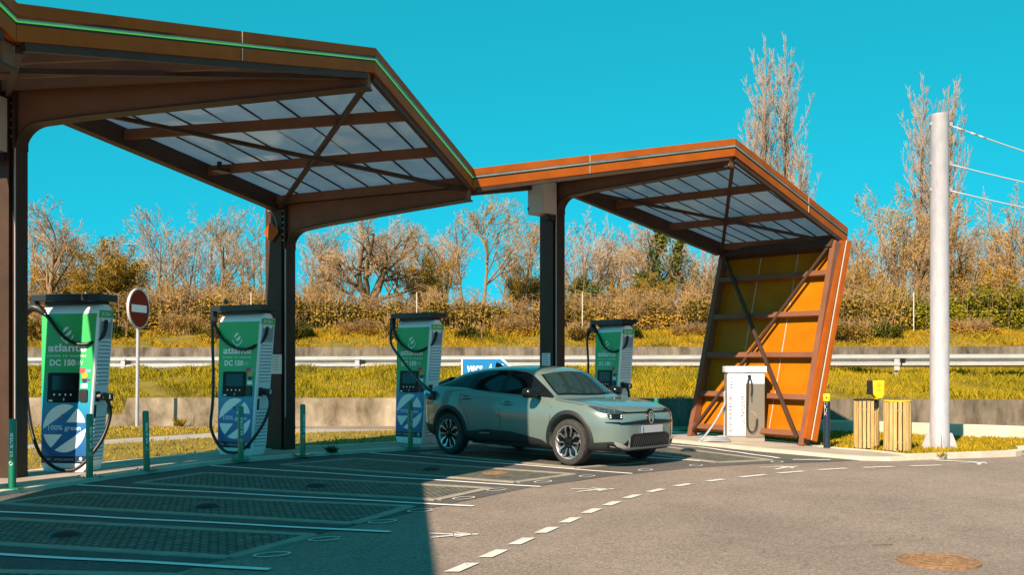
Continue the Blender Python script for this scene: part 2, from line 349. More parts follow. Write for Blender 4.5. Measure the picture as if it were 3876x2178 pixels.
for q in PATCH:
    c = sum((Vector(p) for p in q), Vector((0, 0))) / 4
    pv.add([(*p, .009) for p in q], [(0, 1, 2, 3)])
    inn = [Vector(p) + (c - Vector(p)).normalized() * .0 for p in q]
    for i in range(4):
        a = Vector(q[i]); b = Vector(q[(i+1) % 4]); d = (b - a).normalized(); nr = Vector((-d.y, d.x)); wd = .06
        fr.hexa([(*(a - nr*wd), -.01), (*(b - nr*wd), -.01), (*(b + nr*wd), -.01), (*(a + nr*wd), -.01)], [(*(a - nr*wd), .0135 + i*.0004), (*(b - nr*wd), .0135 + i*.0004), (*(b + nr*wd), .0135 + i*.0004), (*(a + nr*wd), .0135 + i*.0004)])
struct(pv.build('paver_surface', M_pave)); struct(fr.build('paver_edging', M_frame))
random.seed(5)
first = None
for (p, lb) in zip([(-3.84, 8.55), (-3.14, 10.24), (-2.36, 11.97), (-1.14, 13.89), (3.0, 16.9)], ['nearest black dome on the shaded setts', 'second black dome on the shaded setts from the front', 'third black dome on shaded setts, between two long white lines', 'black dome on the shaded setts beside the rusty cover', 'black dome on the sunlit setts in front of the car']):
    if not first:
        m_ = MB(); m_.lathe([(.0, .05), (.05, .047), (.10, .035), (.13, .015), (.14, .0)], 20)
        first = m_.build('ground_dome', M_blk, smooth=True); first.location = (*p, .010); tag(first, lb, 'dome stud', 'black domes in the bays')
    else: dup(first, (*p, .010), label=lb)
def cover(name, c, r, label):
    m_ = MB(); m_.lathe([(r, -.01), (r, .016), (r*.93, .017), (r*.92, .011), (r*.86, .011), (r*.85, .017), (r*.62, .018), (r*.61, .012), (r*.55, .012), (r*.54, .018), (0, .018)], 40)
    for i in range(12):
        a = i * math.pi / 6; m_.box((c[0]*0 + math.cos(a)*r*.74, math.sin(a)*r*.74, .0195), (r*.1, r*.1, .006), a)
        m_.box((math.cos(a+.2)*r*.3, math.sin(a+.2)*r*.3, .02), (r*.12, r*.08, .006), a)
    return tag(m_.build(name, M_rust, loc=(*c, .0)), label, 'manhole cover')
cover('manhole_cover', (3.18, 7.41), .295, 'round rusty iron cover set in the open sunlit asphalt')
cover('manhole_cover', (-.22, 13.45), .19, 'small rusty cover half in shade at the corner of the setts')

# ------------------------------------------------------------------ lawns, banks, far land
def pt_in(p, poly):
    x, y = p; c = False; n = len(poly)
    for i in range(n):
        x1, y1 = poly[i]; x2, y2 = poly[(i+1) % n]
        if (y1 > y) != (y2 > y) and x < (x2 - x1) * (y - y1) / (y2 - y1) + x1: c = not c
    return c
def blades(mb, n, poly, zf, h, w_, rnd, lean=.5, clump=None):
    xs = [p[0] for p in poly]; ys = [p[1] for p in poly]; k = 0
    while k < n:
        x = rnd.uniform(min(xs), max(xs)); y = rnd.uniform(min(ys), max(ys))
        if not pt_in((x, y), poly): continue
        k += 1; z = zf(x, y); hh = h * rnd.uniform(.45, 1.3); a = rnd.uniform(0, 6.28); ww = w_ * rnd.uniform(.6, 1.4)
        if clump: hh *= clump(x, y)
        dx, dy = math.cos(a) * ww, math.sin(a) * ww; l1 = rnd.uniform(-lean, lean) * hh; l2 = rnd.uniform(-lean, lean) * hh
        b = len(mb.v)
        mb.v += [(x - dx, y - dy, z - .01), (x + dx, y + dy, z - .01), (x + l1*.4 + dx*.6, y + l2*.4 + dy*.6, z + hh*.6), (x + l1, y + l2, z + hh)]
        mb.f += [(b, b+1, b+2), (b, b+2, b+3)]; mb.mi += [0, 0]
rnd = random.Random(11)
PATH_T = [(-30, 12.5), (-12, 15.9), (-8.72, 17.64), (-7.7, 19.02), (-6.98, 19.96), (-6.18, 20.96), (-4.93, 22.3)]
PATH_B = [(-30, 11.5), (-12, 14.6), (-8.28, 16.75), (-7.24, 17.87), (-6.56, 18.75), (-5.71, 19.6), (-4.0, 21.0), (-2.4, 21.9)]
lawn1 = inset(BACK, .16)[:12] + [(.5, 22.2), (-2.4, 21.8)] + PATH_B[::-1][1:-1] + [(-20, 10), (-20, -4)]
lawn2 = PATH_T[1:] + [(-4.5, 22.35), (-6.59, 22.4), (-9.2, 22.75), (-11.3, 22.9), (-20, 23)]
lawn3 = [(6.3, 15.55), (7.2, 15.9), (8.2, 16.3), (8.75, 17.1), (9.6, 17.6), (16, 18.6), (16, 19.0), (9.9, 19.0), (8.9, 19.5), (8.42, 20.1), (7.13, 20.9), (5.2, 22.0), (3.6, 21.6), (4.3, 20.4), (4.95, 18.9), (5.65, 17.1), (6.0, 16.65), (6.22, 16.2)]
for nm, pl, n in (('lawn', lawn1, 16000), ('lawn', lawn2, 9000), ('lawn', lawn3, 14000)):
    struct(sheet('lawn_base', pl, .055, M_lawnb, .1))
    mb = MB(); blades(mb, n, pl, lambda x, y: .055, .055, .012, rnd, .7); struct(mb.build('lawn_grass', M_grassL), 'stuff', 'short golden green lawn grass behind the pavement' if pl is not lawn3 else 'short golden lawn grass on the kerbed island', 'grass')
mb = MB(); ribbon(mb, PATH_T, [PATH_B[i] for i in range(6)] + [PATH_B[7]], .05, -.05); struct(mb.build('path', M_conc))
isl = [(6.24, 15.38), (7.24, 15.7), (8.1, 15.98), (8.55, 16.35), (8.8, 16.95), (9.6, 17.3), (16, 18.3)]
mb = MB(); ribbon(mb, isl, inset(isl, .2), .085, -.05); struct(mb.build('kerb', M_kerb))
# bank behind the low wall, motorway, slope up to the trees
PROF = [(24.05, .22), (24.5, .42), (25.2, .66), (27.5, 1.02), (29.3, 1.27), (30.2, 1.31), (31.4, 1.27)]
SL = [(42.3, 2.0), (45, 2.5), (50, 3.35), (55, 4.15), (60, 4.5), (75, 4.6), (110, 2.0), (400, 1.0)]
def prof_z(y): return interp(y, PROF) if y < 32 else interp(y, SL)
def strip_land(name, prof, m, x0, x1, nx, amp):
    mb = MB(); vs = []; r2 = random.Random(3)
    for i in range(nx + 1):
        x = x0 + (x1 - x0) * i / nx
        for (y, z) in prof: vs.append((x, y, z + amp * math.sin(x * .7 + y * 2.1) * (1 if y > 24.5 else 0)))
    k = len(prof); mb.add(vs, [(i*k + j, (i+1)*k + j, (i+1)*k + j + 1, i*k + j + 1) for i in range(nx) for j in range(k - 1)])
    return struct(mb.build(name, m, smooth=True))
strip_land('bank_terrain', PROF, M_bank, -45, 45, 90, .03)
mb = MB(); mb.add([(-70, 31.3, 1.27), (70, 31.3, 1.27), (70, 42.1, 1.3), (-70, 42.1, 1.3)], [(0, 1, 2, 3)]); struct(mb.build('motorway_road', mat('motorway asphalt', (.20, .215, .23), .8, 0, (.25, .26, .27), 1, 6)))
mb = MB()
for y in (32.6, 41.0): mb.add([(-70, y, 1.285), (70, y, 1.285), (70, y + .22, 1.286), (-70, y + .22, 1.286)], [(0, 1, 2, 3)])
struct(mb.build('motorway_line_markings', M_white))
strip_land('slope_terrain', SL, M_bank, -110, 110, 110, .1)
def clumpf(x, y): return .75 + .45 * math.sin(x * 1.7 + 3 * math.sin(y)) * math.sin(x * .61 + 1) + .25 * math.sin(x * 5.1 + y * 3)
mb = MB(); blades(mb, 95000, [(-17, 24.1), (17, 24.1), (17, 30.9), (-17, 30.9)], lambda x, y: prof_z(y), .19, .0085, rnd, .55, clumpf)
struct(mb.build('tall_grass', M_grassT), 'stuff', 'tall yellow green grass on the bank above the low wall', 'grass')
mb = MB(); blades(mb, 80000, [(-27, 42.4), (29, 42.4), (29, 50), (-27, 50)], lambda x, y: prof_z(y), .21, .013, rnd, .8, clumpf)
struct(mb.build('slope_grass', M_grassU), 'stuff', 'orange and yellow rough grass on the far slope', 'grass')

# ------------------------------------------------------------------ walls, kerb blocks, guardrail, fence
def wall_obj(name, segs, y, th, m, label, zb=-.05):
    mb = MB()
    n = len(segs)
    vs = [(x, y, zb) for x, z in segs] + [(x, y, z) for x, z in segs] + [(x, y + th, zb) for x, z in segs] + [(x, y + th, z) for x, z in segs]
    fs = []
    for i in range(n - 1):
        fs += [(i, i+1, n+i+1, n+i), (2*n+i, 3*n+i, 3*n+i+1, 2*n+i+1), (n+i, n+i+1, 3*n+i+1, 3*n+i)]
    fs += [(0, n, 3*n, 2*n), (n-1, 2*n-1+2*n, 0, 0)][:1] + [(n-1, 3*n-1, 4*n-1, 2*n-1)]
    mb.add(vs, fs)
    return tag(mb.build(name, m), label, 'wall')
X = lambda px, d: (px - 1938.) * d / 3761.7
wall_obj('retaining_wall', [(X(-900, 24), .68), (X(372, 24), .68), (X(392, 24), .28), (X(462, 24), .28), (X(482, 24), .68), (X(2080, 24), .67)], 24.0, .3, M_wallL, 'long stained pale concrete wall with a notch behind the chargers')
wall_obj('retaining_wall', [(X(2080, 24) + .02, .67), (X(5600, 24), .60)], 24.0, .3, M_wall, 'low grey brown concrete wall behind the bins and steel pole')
wall_obj('retaining_wall', [(-60, 2.2), (-20, 2.22), (25, 2.28), (60, 2.3)], 42.0, .35, M_wall, 'far grey concrete wall beyond the motorway guardrail', 1.1)
kb = None
for k, (a, b, lb) in enumerate([((3.9, 21.9), (5.9, 21.55), 'white concrete kerb block in shade behind the orange wall'), ((5.95, 21.53), (7.3, 20.95), 'white concrete kerb block half hidden behind the bins'), ((7.35, 20.93), (8.52, 20.02), 'white concrete kerb block behind the foot of the steel pole'), ((8.56, 19.99), (9.9, 19.0), 'white concrete kerb block right of the steel pole'), ((9.95, 18.97), (12.4, 18.75), 'white concrete kerb block at the right end of the row')]):
    m_ = MB(); m_.beam((*a, .15), (*b, .15), .2, .3)
    tag(m_.build('kerb_block', M_kerb, bevel=.02), lb, 'kerb block', 'white kerb blocks')
gr = thing('guardrail', 'galvanised W shaped motorway guardrail on posts along the top of the bank', 'guardrail', (0, 0, 0))
GA, GB = Vector((-22, 34.6)), Vector((26, 25.9))
gdir = (GB - GA).normalized(); gn = Vector((gdir.y, -gdir.x))
def gp(t, off, z): p = GA + gdir * t + gn * off; return (p.x, p.y, z)
L = (GB - GA).length
W_ = [(-.03, .185), (.03, .18), (.12, .13), (.12, .075), (-.01, .035), (-.01, -.035), (.12, -.075), (.12, -.13), (.03, -.18), (-.03, -.185)]
mb = MB(); n = len(W_)
for i in range(12):
    t0 = L * i / 12; t1 = L * (i + 1) / 12 + .15; o_ = .004 * (i % 2)
    zz = lambda t: 1.545 + .08 * t / L
    mb.add([gp(t0, a + o_, zz(t0) + b) for a, b in W_] + [gp(t1, a + o_, zz(t1) + b) for a, b in W_], [(j, j+1, n+j+1, n+j) for j in range(n - 1)])
mb.build('rail_beam', M_rail, gr, smooth=True, angle=30)
t = 1.2
while t < L:
    mb = MB(); p = gp(t, -.02, 0); mb.box((p[0], p[1], 1.42), (.10, .05, .66), math.atan2(gdir.y, gdir.x)); p2 = gp(t, .09, 0); mb.box((p2[0], p2[1], 1.5), (.15, .012, .34), math.atan2(gdir.y, gdir.x))
    mb.build('post', M_galv, gr)
    p3 = gp(t + .16, .10, 0); mb = MB(); mb.box((p3[0], p3[1], 1.56), (.14, .02, .2), .2); mb.build('reflector', M_blk, gr)
    t += 4.05
fe = thing('wire_fence', 'pale wire mesh fence with thin posts in front of the brush', 'fence', (0, 0, 0))
for i, x in enumerate(range(-29, 33, 8)):
    mb = MB(); mb.tube([(x + .4, 48.0, 2.9), (x + .4, 48.0, 5.0)], .028, 6); mb.build('post', M_seam, fe)
mb = MB()
for z in (3.3, 4.1, 4.9): mb.tube([(-30, 48.0, z), (32, 48.0, z)], .002, 3)
for i in range(62): mb.tube([(-30 + i, 48.0, 3.0), (-30 + i, 48.0, 4.9)], .002, 3)
mb.build('wire_mesh', M_seam, fe)

# ------------------------------------------------------------------ the folded canopy
V3 = Vector
can = thing('charging_canopy', 'large brown folded canopy on steel columns with a leaning orange end wall', 'canopy', (-3.95, 16.85, .05))
def K(mb, name, m, par=None, **kw):
    if par is None: mb.v = [(x + 3.95, y - 16.85, z - .05) for x, y, z in mb.v]; return mb.build(name, m, can, **kw)
    mb.v = [(x + 3.95, y - 16.85, z - .05) for x, y, z in mb.v]; return mb.build(name, m, par, **kw)
C0, C1, C2, C3 = V3((-7.85, 8.1, 4.0)), V3((-6.42, 12.62, 4.97)), V3((-3.92, 16.85, 4.17)), V3((.80, 19.6, 5.08))
Cm, Pm = V3((-8.5, 1.0, 4.95)), V3((-3.73, .4, 4.93))
V0, P1, V1, P2 = V3((-3.74, 7.52, 3.93)), V3((-1.60, 11.68, 4.92)), V3((-.578, 14.9, 4.14)), V3((3.71, 16.5, 4.96))
Wf, Wb = V3((6.38, 18.87, 3.80)), V3((4.43, 20.85, 3.85))
Bf, Bb = V3((5.10, 17.5, .05)), V3((3.57, 19.93, .05))
Wp = V3((6.04, 18.62, 3.80))
FH = .285
M_led2 = mat('dim light strip', (.07, .085, .006), .5)
def fascia(p, q, d0, d1, cuts=(), led=None):
    """two cladding bands with a recessed light strip between them"""
    p = V3(p); q = V3(q); d0 = V3(d0); d1 = V3(d1); e = (q - p).normalized(); nrm = e.cross(d0.normalized()).normalized()
    if nrm.y > 0 or (abs(nrm.y) < .2 and nrm.x < 0): nrm = -nrm
    ts = [0, *cuts, 1]; mb = MB()
    for a, b in ((0, .41), (.57, 1)):
        for t0, t1 in zip(ts, ts[1:]):
            g = .004 / (q - p).length
            t0 += g if t0 else 0; t1 -= g if t1 < 1 else 0
            off = nrm * (0 if a == 0 else -.012)
            f = lambda t, s: p + (q - p) * t + (d0 + (d1 - d0) * t) * s + off
            mb.hexa([f(t0, a), f(t1, a), f(t1, b), f(t0, b)], [f(t0, a) - nrm*.06, f(t1, a) - nrm*.06, f(t1, b) - nrm*.06, f(t0, b) - nrm*.06])
    o = K(mb, 'fascia', M_corten)
    for t in cuts:
        m2 = MB()
        for a, b in ((0, .41), (.57, 1)):
            f = lambda s: p + (q - p) * t + (d0 + (d1 - d0) * t) * s
            m2.beam(f(a) + nrm*.0005, f(b) + nrm*.0005, .007, .007, nrm)
        K(m2, 'joint', M_seam, o)
    m2 = MB(); f = lambda t, s: p + (q - p) * t + (d0 + (d1 - d0) * t) * s
    g0 = .0
    m2.hexa([f(g0, .412) - nrm*.012, f(1, .412) - nrm*.012, f(1, .568) - nrm*.012, f(g0, .568) - nrm*.012], [f(g0, .412) - nrm*.058, f(1, .412) - nrm*.058, f(1, .568) - nrm*.058, f(g0, .568) - nrm*.058])
    K(m2, 'groove', M_dark, o)
    m2 = MB(); m2.beam(f(0, .475) - nrm*.008, f(1, .475) - nrm*.008, .014, .016, d0.normalized()); K(m2, 'light_strip', led or M_led, o)
    return o
dn = V3((0, 0, -FH))
up = -dn
inw = V3((-.68, -.73, 0)) * FH
fascia(Pm + up, V0 + up, dn, dn)
fascia(V0 + up, P1 + up, dn, dn, (.52,))
fascia(P1 + up, V1 + up, dn, dn)
fascia(V1 + up, P2 + up, dn, dn, (.42,), M_led2)
fascia(P2 + up, Wf + up, dn, dn, (.62,), M_led2)
# end-wall edge: bands run down the leaning wall
nw = (Wp - Wb).normalized()
lean = (Wp - Bf).normalized()
outw = lean.cross(nw); outw = outw if outw.x > 0 else -outw
fo = fascia((6.43, 18.79, 3.83), (5.335, 17.38, .13), (-.25, -.13, 0), (-.22, -.06, .07), (), M_seam)
def rafter(Cc, P, tip=.16, dep=.42, colw=.25):
    d = V3((P.x - Cc.x, P.y - Cc.y, 0)); L_ = d.length; d.normalize(); lat = V3((-d.y, d.x, 0)); zt = Cc.z
    M = Matrix(((d.x, lat.x, 0, Cc.x), (d.y, lat.y, 0, Cc.y), (0, 0, 1, 0), (0, 0, 0, 1)))
    Q = lambda u, v, z: M @ V3((u, v, z))
    zt2 = P.z - .01
    top = [(-.22, zt), (L_ - .08, zt2)]
    r = .33; bot = [(L_ - .08, zt2 - tip)]
    for i in range(1, 7):
        t = i / 7; bot.append((L_ - .08 + (.21 + r - L_ + .08) * t, zt2 - tip + (zt - dep - (zt2 - tip)) * (t ** 1.06)))
    arc = [(.21 + r - r * math.sin(a), zt - dep - r * .06 - r + r * math.cos(a)) for a in [R(x) for x in range(8, 91, 10)]]
    bot += arc; zb = zt - dep - r * 1.06
    bot.append((.21, zb))
    web = MB(); poly = [(.215, zt)] + [(L_ - .08, zt2)] + bot
    for s in (1,):
        n = len(poly); vs = [Q(u, -.06, z) for u, z in poly] + [Q(u, .06, z) for u, z in poly]
        web.add(vs, [tuple(range(n)), tuple(range(n, 2*n))[::-1]] + [(i, (i+1) % n, n + (i+1) % n, n + i) for i in range(n)])
    o = K(web, 'rafter', M_brownLit)
    fl = MB(); fp = bot
    for (u0, z0), (u1, z1) in zip(fp, fp[1:]):
        fl.hexa([Q(u0, -.11, z0 - .022), Q(u1, -.11, z1 - .022), Q(u1, .11, z1 - .022), Q(u0, .11, z0 - .022)], [Q(u0, -.11, z0), Q(u1, -.11, z1), Q(u1, .11, z1), Q(u0, .11, z0)])
    fl.hexa([Q(.22, -.11, zt + .002), Q(L_ - .08, -.11, zt2 + .002), Q(L_ - .08, .11, zt2 + .002), Q(.22, .11, zt + .002)], [Q(.22, -.11, zt + .022), Q(L_ - .08, -.11, zt2 + .022), Q(L_ - .08, .11, zt2 + .022), Q(.22, .11, zt + .022)])
    K(fl, 'flange', M_brown, o)
    c = MB()
    c.hexa([Q(-.23, -.125, .05), Q(.13, -.125, .05), Q(.13, .125, .05), Q(-.23, .125, .05)], [Q(-.23, -.125, zt + .02), Q(.13, -.125, zt + .02), Q(.13, .125, zt + .02), Q(-.23, .125, zt + .02)])
    c.hexa([Q(.13, -.05, .05), Q(.19, -.05, .05), Q(.19, .05, .05), Q(.13, .05, .05)], [Q(.13, -.05, zt), Q(.19, -.05, zt), Q(.19, .05, zt), Q(.13, .05, zt)])
    c.hexa([Q(.19, -.125, .05), Q(.212, -.125, .05), Q(.212, .125, .05), Q(.19, .125, .05)], [Q(.19, -.125, zb + .02), Q(.212, -.125, zb + .02), Q(.212, .125, zb + .02), Q(.19, .125, zb + .02)])
    c.hexa([Q(.185, -.135, zb), Q(.215, -.135, zb), Q(.215, .135, zb), Q(.185, .135, zb)], [Q(.185, -.135, zt), Q(.215, -.135, zt), Q(.215, .135, zt), Q(.185, .135, zt)])
    co = K(c, 'column', M_brown)
    b = MB()
    for i in range(6):
        z = zb + .15 + (zt - zb - .25) * i / 5
        b.lathe([(0, .02), (.016, .02), (.016, 0)], 6, M @ Matrix.Translation((.16, -.085, z)) @ Matrix.Rotation(R(90), 4, 'X') @ Matrix.Translation((0, 0, .02)))
    K(b, 'bolt', M_bolt, co)
    st = MB(); st.hexa([Q(.2125, -.128, .6), Q(.222, -.128, .6), Q(.222, -.112, .6), Q(.2125, -.112, .6)], [Q(.2125, -.128, zb), Q(.222, -.128, zb), Q(.222, -.112, zb), Q(.2125, -.112, zb)])
    K(st, 'highlight_strip', M_galv, co)  # thin pale strip added to imitate the highlight along the column's edge
    return Q
Q0 = rafter(C0, V0); Q1 = rafter(C1, P1); Q2 = rafter(C2, V1, dep=.40); Q3 = rafter(C3, P2, dep=.30)
def panel(Ca, Pa, Cb, Pb, nseam=8, braces=True):
    f = lambda s, t, dz=0: (Ca + (Pa - Ca) * t) * (1 - s) + (Cb + (Pb - Cb) * t) * s + V3((0, 0, dz))   # s: a->b, t: back->front
    mb = MB(); n = nseam
    mb.hexa([f(0, 0, .15), f(1, 0, .15), f(1, 1, .15), f(0, 1, .15)], [f(0, 0, .19), f(1, 0, .19), f(1, 1, .19), f(0, 1, .19)])
    o = K(mb, 'roof_panel', M_poly)
    m2 = MB()
    for i in range(n + 1):
        t = min(max(i / n, .01), .985)
        m2.beam(f(.01, t, .140), f(.99, t, .140), .022, .02)
    K(m2, 'seam', M_brown, o)
    for s in (.035, .345, .66, .965):
        m3 = MB(); m3.beam(f(s, .02, .045), f(s, .985, .045), .05, .14); K(m3, 'purlin', M_brownLit)
    m3 = MB(); m3.beam(f(.02, .0, .02), f(.98, 0, .02), .16, .26); K(m3, 'edge_beam', M_brown)
    m3 = MB(); m3.beam(f(.02, .985, .03), f(.98, .985, .03), .06, .20); K(m3, 'edge_beam', M_brown)
    if braces:
        for a, b in (((.03, .03), (.97, .97)), ((.03, .97), (.97, .03))):
            m3 = MB(); m3.beam(f(*a, -.06), f(*b, -.06 if a[1] < .5 else -.075), .06, .055); K(m3, 'cross_brace', M_brown)
panel(Cm, Pm, C0, V0, 10, False); panel(C0, V0, C1, P1); panel(C1, P1, C2, V1); panel(C2, V1, C3, P2, braces=False); panel(C3, P2, Wb, Wf, 9)
# end wall
wf = lambda s, t, o=0: (Bb + (Bf - Bb) * s) * (1 - t) + (Wb + (Wp - Wb) * s) * t + outw * o
mb = MB()
for i in range(3):
    s0, s1 = i / 3 + (.004 if i else 0), (i + 1) / 3 - (.004 if i < 2 else 0)
    for j in range(8):
        t0, t1 = .045 + .945 * j / 8, .045 + .945 * (j + 1) / 8
        mb.hexa([wf(s0, t0, .16), wf(s1, t0, .16), wf(s1, t1, .16), wf(s0, t1, .16)], [wf(s0, t0, .20), wf(s1, t0, .20), wf(s1, t1, .20), wf(s0, t1, .20)])
wp = K(mb, 'wall_panel', M_panel)
mb = MB()
for s in (1/3, 2/3): mb.beam(wf(s, .06, .161), wf(s, .98, .161), .012, .012, outw)
K(mb, 'joint', M_seam, wp)
for s in (.0, 1.0):
    mb = MB(); mb.beam(wf(s, 0, .05), wf(s, 1.0, .05), .11, .17, outw); K(mb, 'wall_post', M_brownLit)
for t in (.055, .225, .43, .635, .84): 
    mb = MB(); mb.beam(wf(.02, t, .03), wf(.98, t, .03), .10, .09, outw); K(mb, 'wall_rail', M_brownLit)
for a, b, o in (((.03, .03), (.97, .97), -.03), ((.03, .97), (.97, .03), -.045)):
    mb = MB(); mb.beam(wf(*a, o), wf(*b, o), .06, .05, outw); K(mb, 'cross_brace', M_brown)
mb = MB(); mb.beam(wf(0, .985, .02), wf(1, .985, .02), .16, .2, outw); K(mb, 'edge_beam', M_brown)

# things fixed to the canopy
def junction_box(Q, zc, label, u=.05, v=-.33):
    t = thing('junction_box', label, 'junction box', Q(u, v, zc), 0, 'grey junction boxes on columns')
    d = (Q(1, 0, 0) - Q(0, 0, 0)); a = math.atan2(d.y, d.x); t.rotation_euler = (0, 0, a)
    mb = MB(); mb.box((0, 0, 0), (.43, .36, .68)); mb.build('body', mat('box grey enamel', (.52, .44, .36), .45), t, bevel=.012)
    mb = MB(); mb.box((0, -.192, 0), (.41, .02, .65)); dr = mb.build('door', MATS['box grey enamel'], t, bevel=.006)
    mb = MB()
    for z in (.22, -.22): mb.box((-.19, -.206, z), (.03, .012, .05))
    mb.build('hinge', M_blk, dr)
    mb = MB(); mb.box((.1, .05, -.41), (.2, .2, .09)); mb.build('cable_gland', M_blk, t)
    return t
junction_box(Q3, 4.74, 'grey metal box high on the column behind the car, below the orange fascia')
junction_box(Q1, 4.48, 'grey metal box high on the near column, cut off by the picture edge', -.08, -.33)
# orange diamond plate on the middle column
t = thing('column_sign', 'orange rounded diamond plate hanging near the top of the middle column', 'sign', Q2(-.06, -.15, 3.72)); d = Q2(1, 0, 0) - Q2(0, 0, 0); t.rotation_euler = (0, 0, math.atan2(d.y, d.x))
def rrect(w_, h_, r, n=5):
    o = []
    for cx, cy, a0 in ((w_/2 - r, h_/2 - r, 0), (-w_/2 + r, h_/2 - r, 90), (-w_/2 + r, -h_/2 + r, 180), (w_/2 - r, -h_/2 + r, 270)):
        for i in range(n + 1): a = R(a0 + 90 * i / n); o.append((cx + r * math.cos(a), cy + r * math.sin(a)))
    return o
mb = MB(); mb.prism(rrect(.255, .255, .05), 0, .022, Matrix.Rotation(R(90), 4, 'X') @ Matrix.Rotation(R(45), 4, 'Z')); mb.build('plate', M_corten, t)
mb = MB(); mb.prism(rrect(.265, .265, .05), -.02, -.001, Matrix.Translation((.0, 0, 0)) @ Matrix.Rotation(R(90), 4, 'X') @ Matrix.Rotation(R(45), 4, 'Z')); mb.build('backing', M_blk, t)
mb = MB(); mb.tube([(-.1, .0, .37), (.02, -.03, .33), (.10, -.03, .22), (.13, -.02, .08), (.12, .0, -.05)], .006, 5); mb.build('wire', M_galv, t)
def notice(Q, z, label, u=-.05, w_=.235, h_=.33, v=-.130):
    t = thing('notice', label, 'notice', Q(u, v, z)); d = Q(1, 0, 0) - Q(0, 0, 0); t.rotation_euler = (0, 0, math.atan2(d.y, d.x))
    mb = MB(); mb.box((0, 0, 0), (w_, .006, h_)); mb.build('sheet', mat('paper', (.75, .74, .76), .5), t)
    mb = MB()
    for i in range(6): mb.box((-.02, -.0045, h_*.36 - i*h_*.13), (w_*(.62 - .06*(i % 3)), .002, .009))
    mb.build('text_lines', mat('faded ink', (.25, .25, .3), .6), t)
    mb = MB(); mb.box((0, -.002, h_/2 + .004), (w_ + .01, .014, .014)); mb.build('clip', M_blk, t)
notice(Q2, 1.49, 'white paper notice in a sleeve on the middle column', .03, v=-.134)
notice(Q3, 1.55, 'white paper notice on the column behind the car')
t = thing('roof_floodlight', 'small black floodlight under the roof beside the middle column', 'floodlight', (-4.42, 15.15, 4.47), R(58))
mb = MB(); mb.box((0, 0, -.03), (.30, .16, .04)); mb.build('body', M_blk, t, bevel=.01)
mb = MB(); mb.box((-.05, 0, .04), (.05, .05, .12)); mb.build('bracket', M_blk, t)
mb = MB(); mb.box((0, 0, -.053), (.27, .13, .006)); mb.build('lens', mat('lamp lens', (.3, .32, .33), .15), t)

# ------------------------------------------------------------------ chargers
def grad_mat():
    m = bpy.data.materials.new('green to blue wrap'); m.use_nodes = True; n = m.node_tree.nodes; l = m.node_tree.links; b = n['Principled BSDF']
    tc = n.new('ShaderNodeTexCoord'); sp = n.new('ShaderNodeSeparateXYZ'); rp = n.new('ShaderNodeValToRGB'); dv = n.new('ShaderNodeMath'); dv.operation = 'DIVIDE'; dv.inputs[1].default_value = 2.2
    l.new(tc.outputs['Object'], sp.inputs[0]); l.new(sp.outputs['Z'], dv.inputs[0]); l.new(dv.outputs[0], rp.inputs[0]); l.new(rp.outputs[0], b.inputs['Base Color'])
    e = rp.color_ramp.elements
    for p, c in ((.10, (.010, .10, .30)), (.30, (.012, .17, .44)), (.42, (.015, .30, .46)), (.50, (.015, .40, .27)), (.60, (.03, .44, .14)), (1.0, (.055, .46, .12))):
        if p == .10: e[0].position = p; e[0].color = (*c, 1)
        elif p == 1.0: e[-1].position = 1.0; e[-1].color = (*c, 1)
        else: x = e.new(p); x.color = (*c, 1)
    b.inputs['Roughness'].default_value = .4; b.inputs['Coat Weight'].default_value = .15; return m
M_wrap = grad_mat()
M_strip = mat('navy strip', (.008, .022, .06), .4)
WB, WT, DP, LN, H = .686, .865, .37, .136, 2.243
wz = lambda z: WB + (WT - WB) * z / H
ly = lambda z: LN * z / H
def arcpts(a0, a1, n=14): return [(math.cos(R(a0 + (a1 - a0) * i / n)), math.sin(R(a0 + (a1 - a0) * i / n))) for i in range(n + 1)]
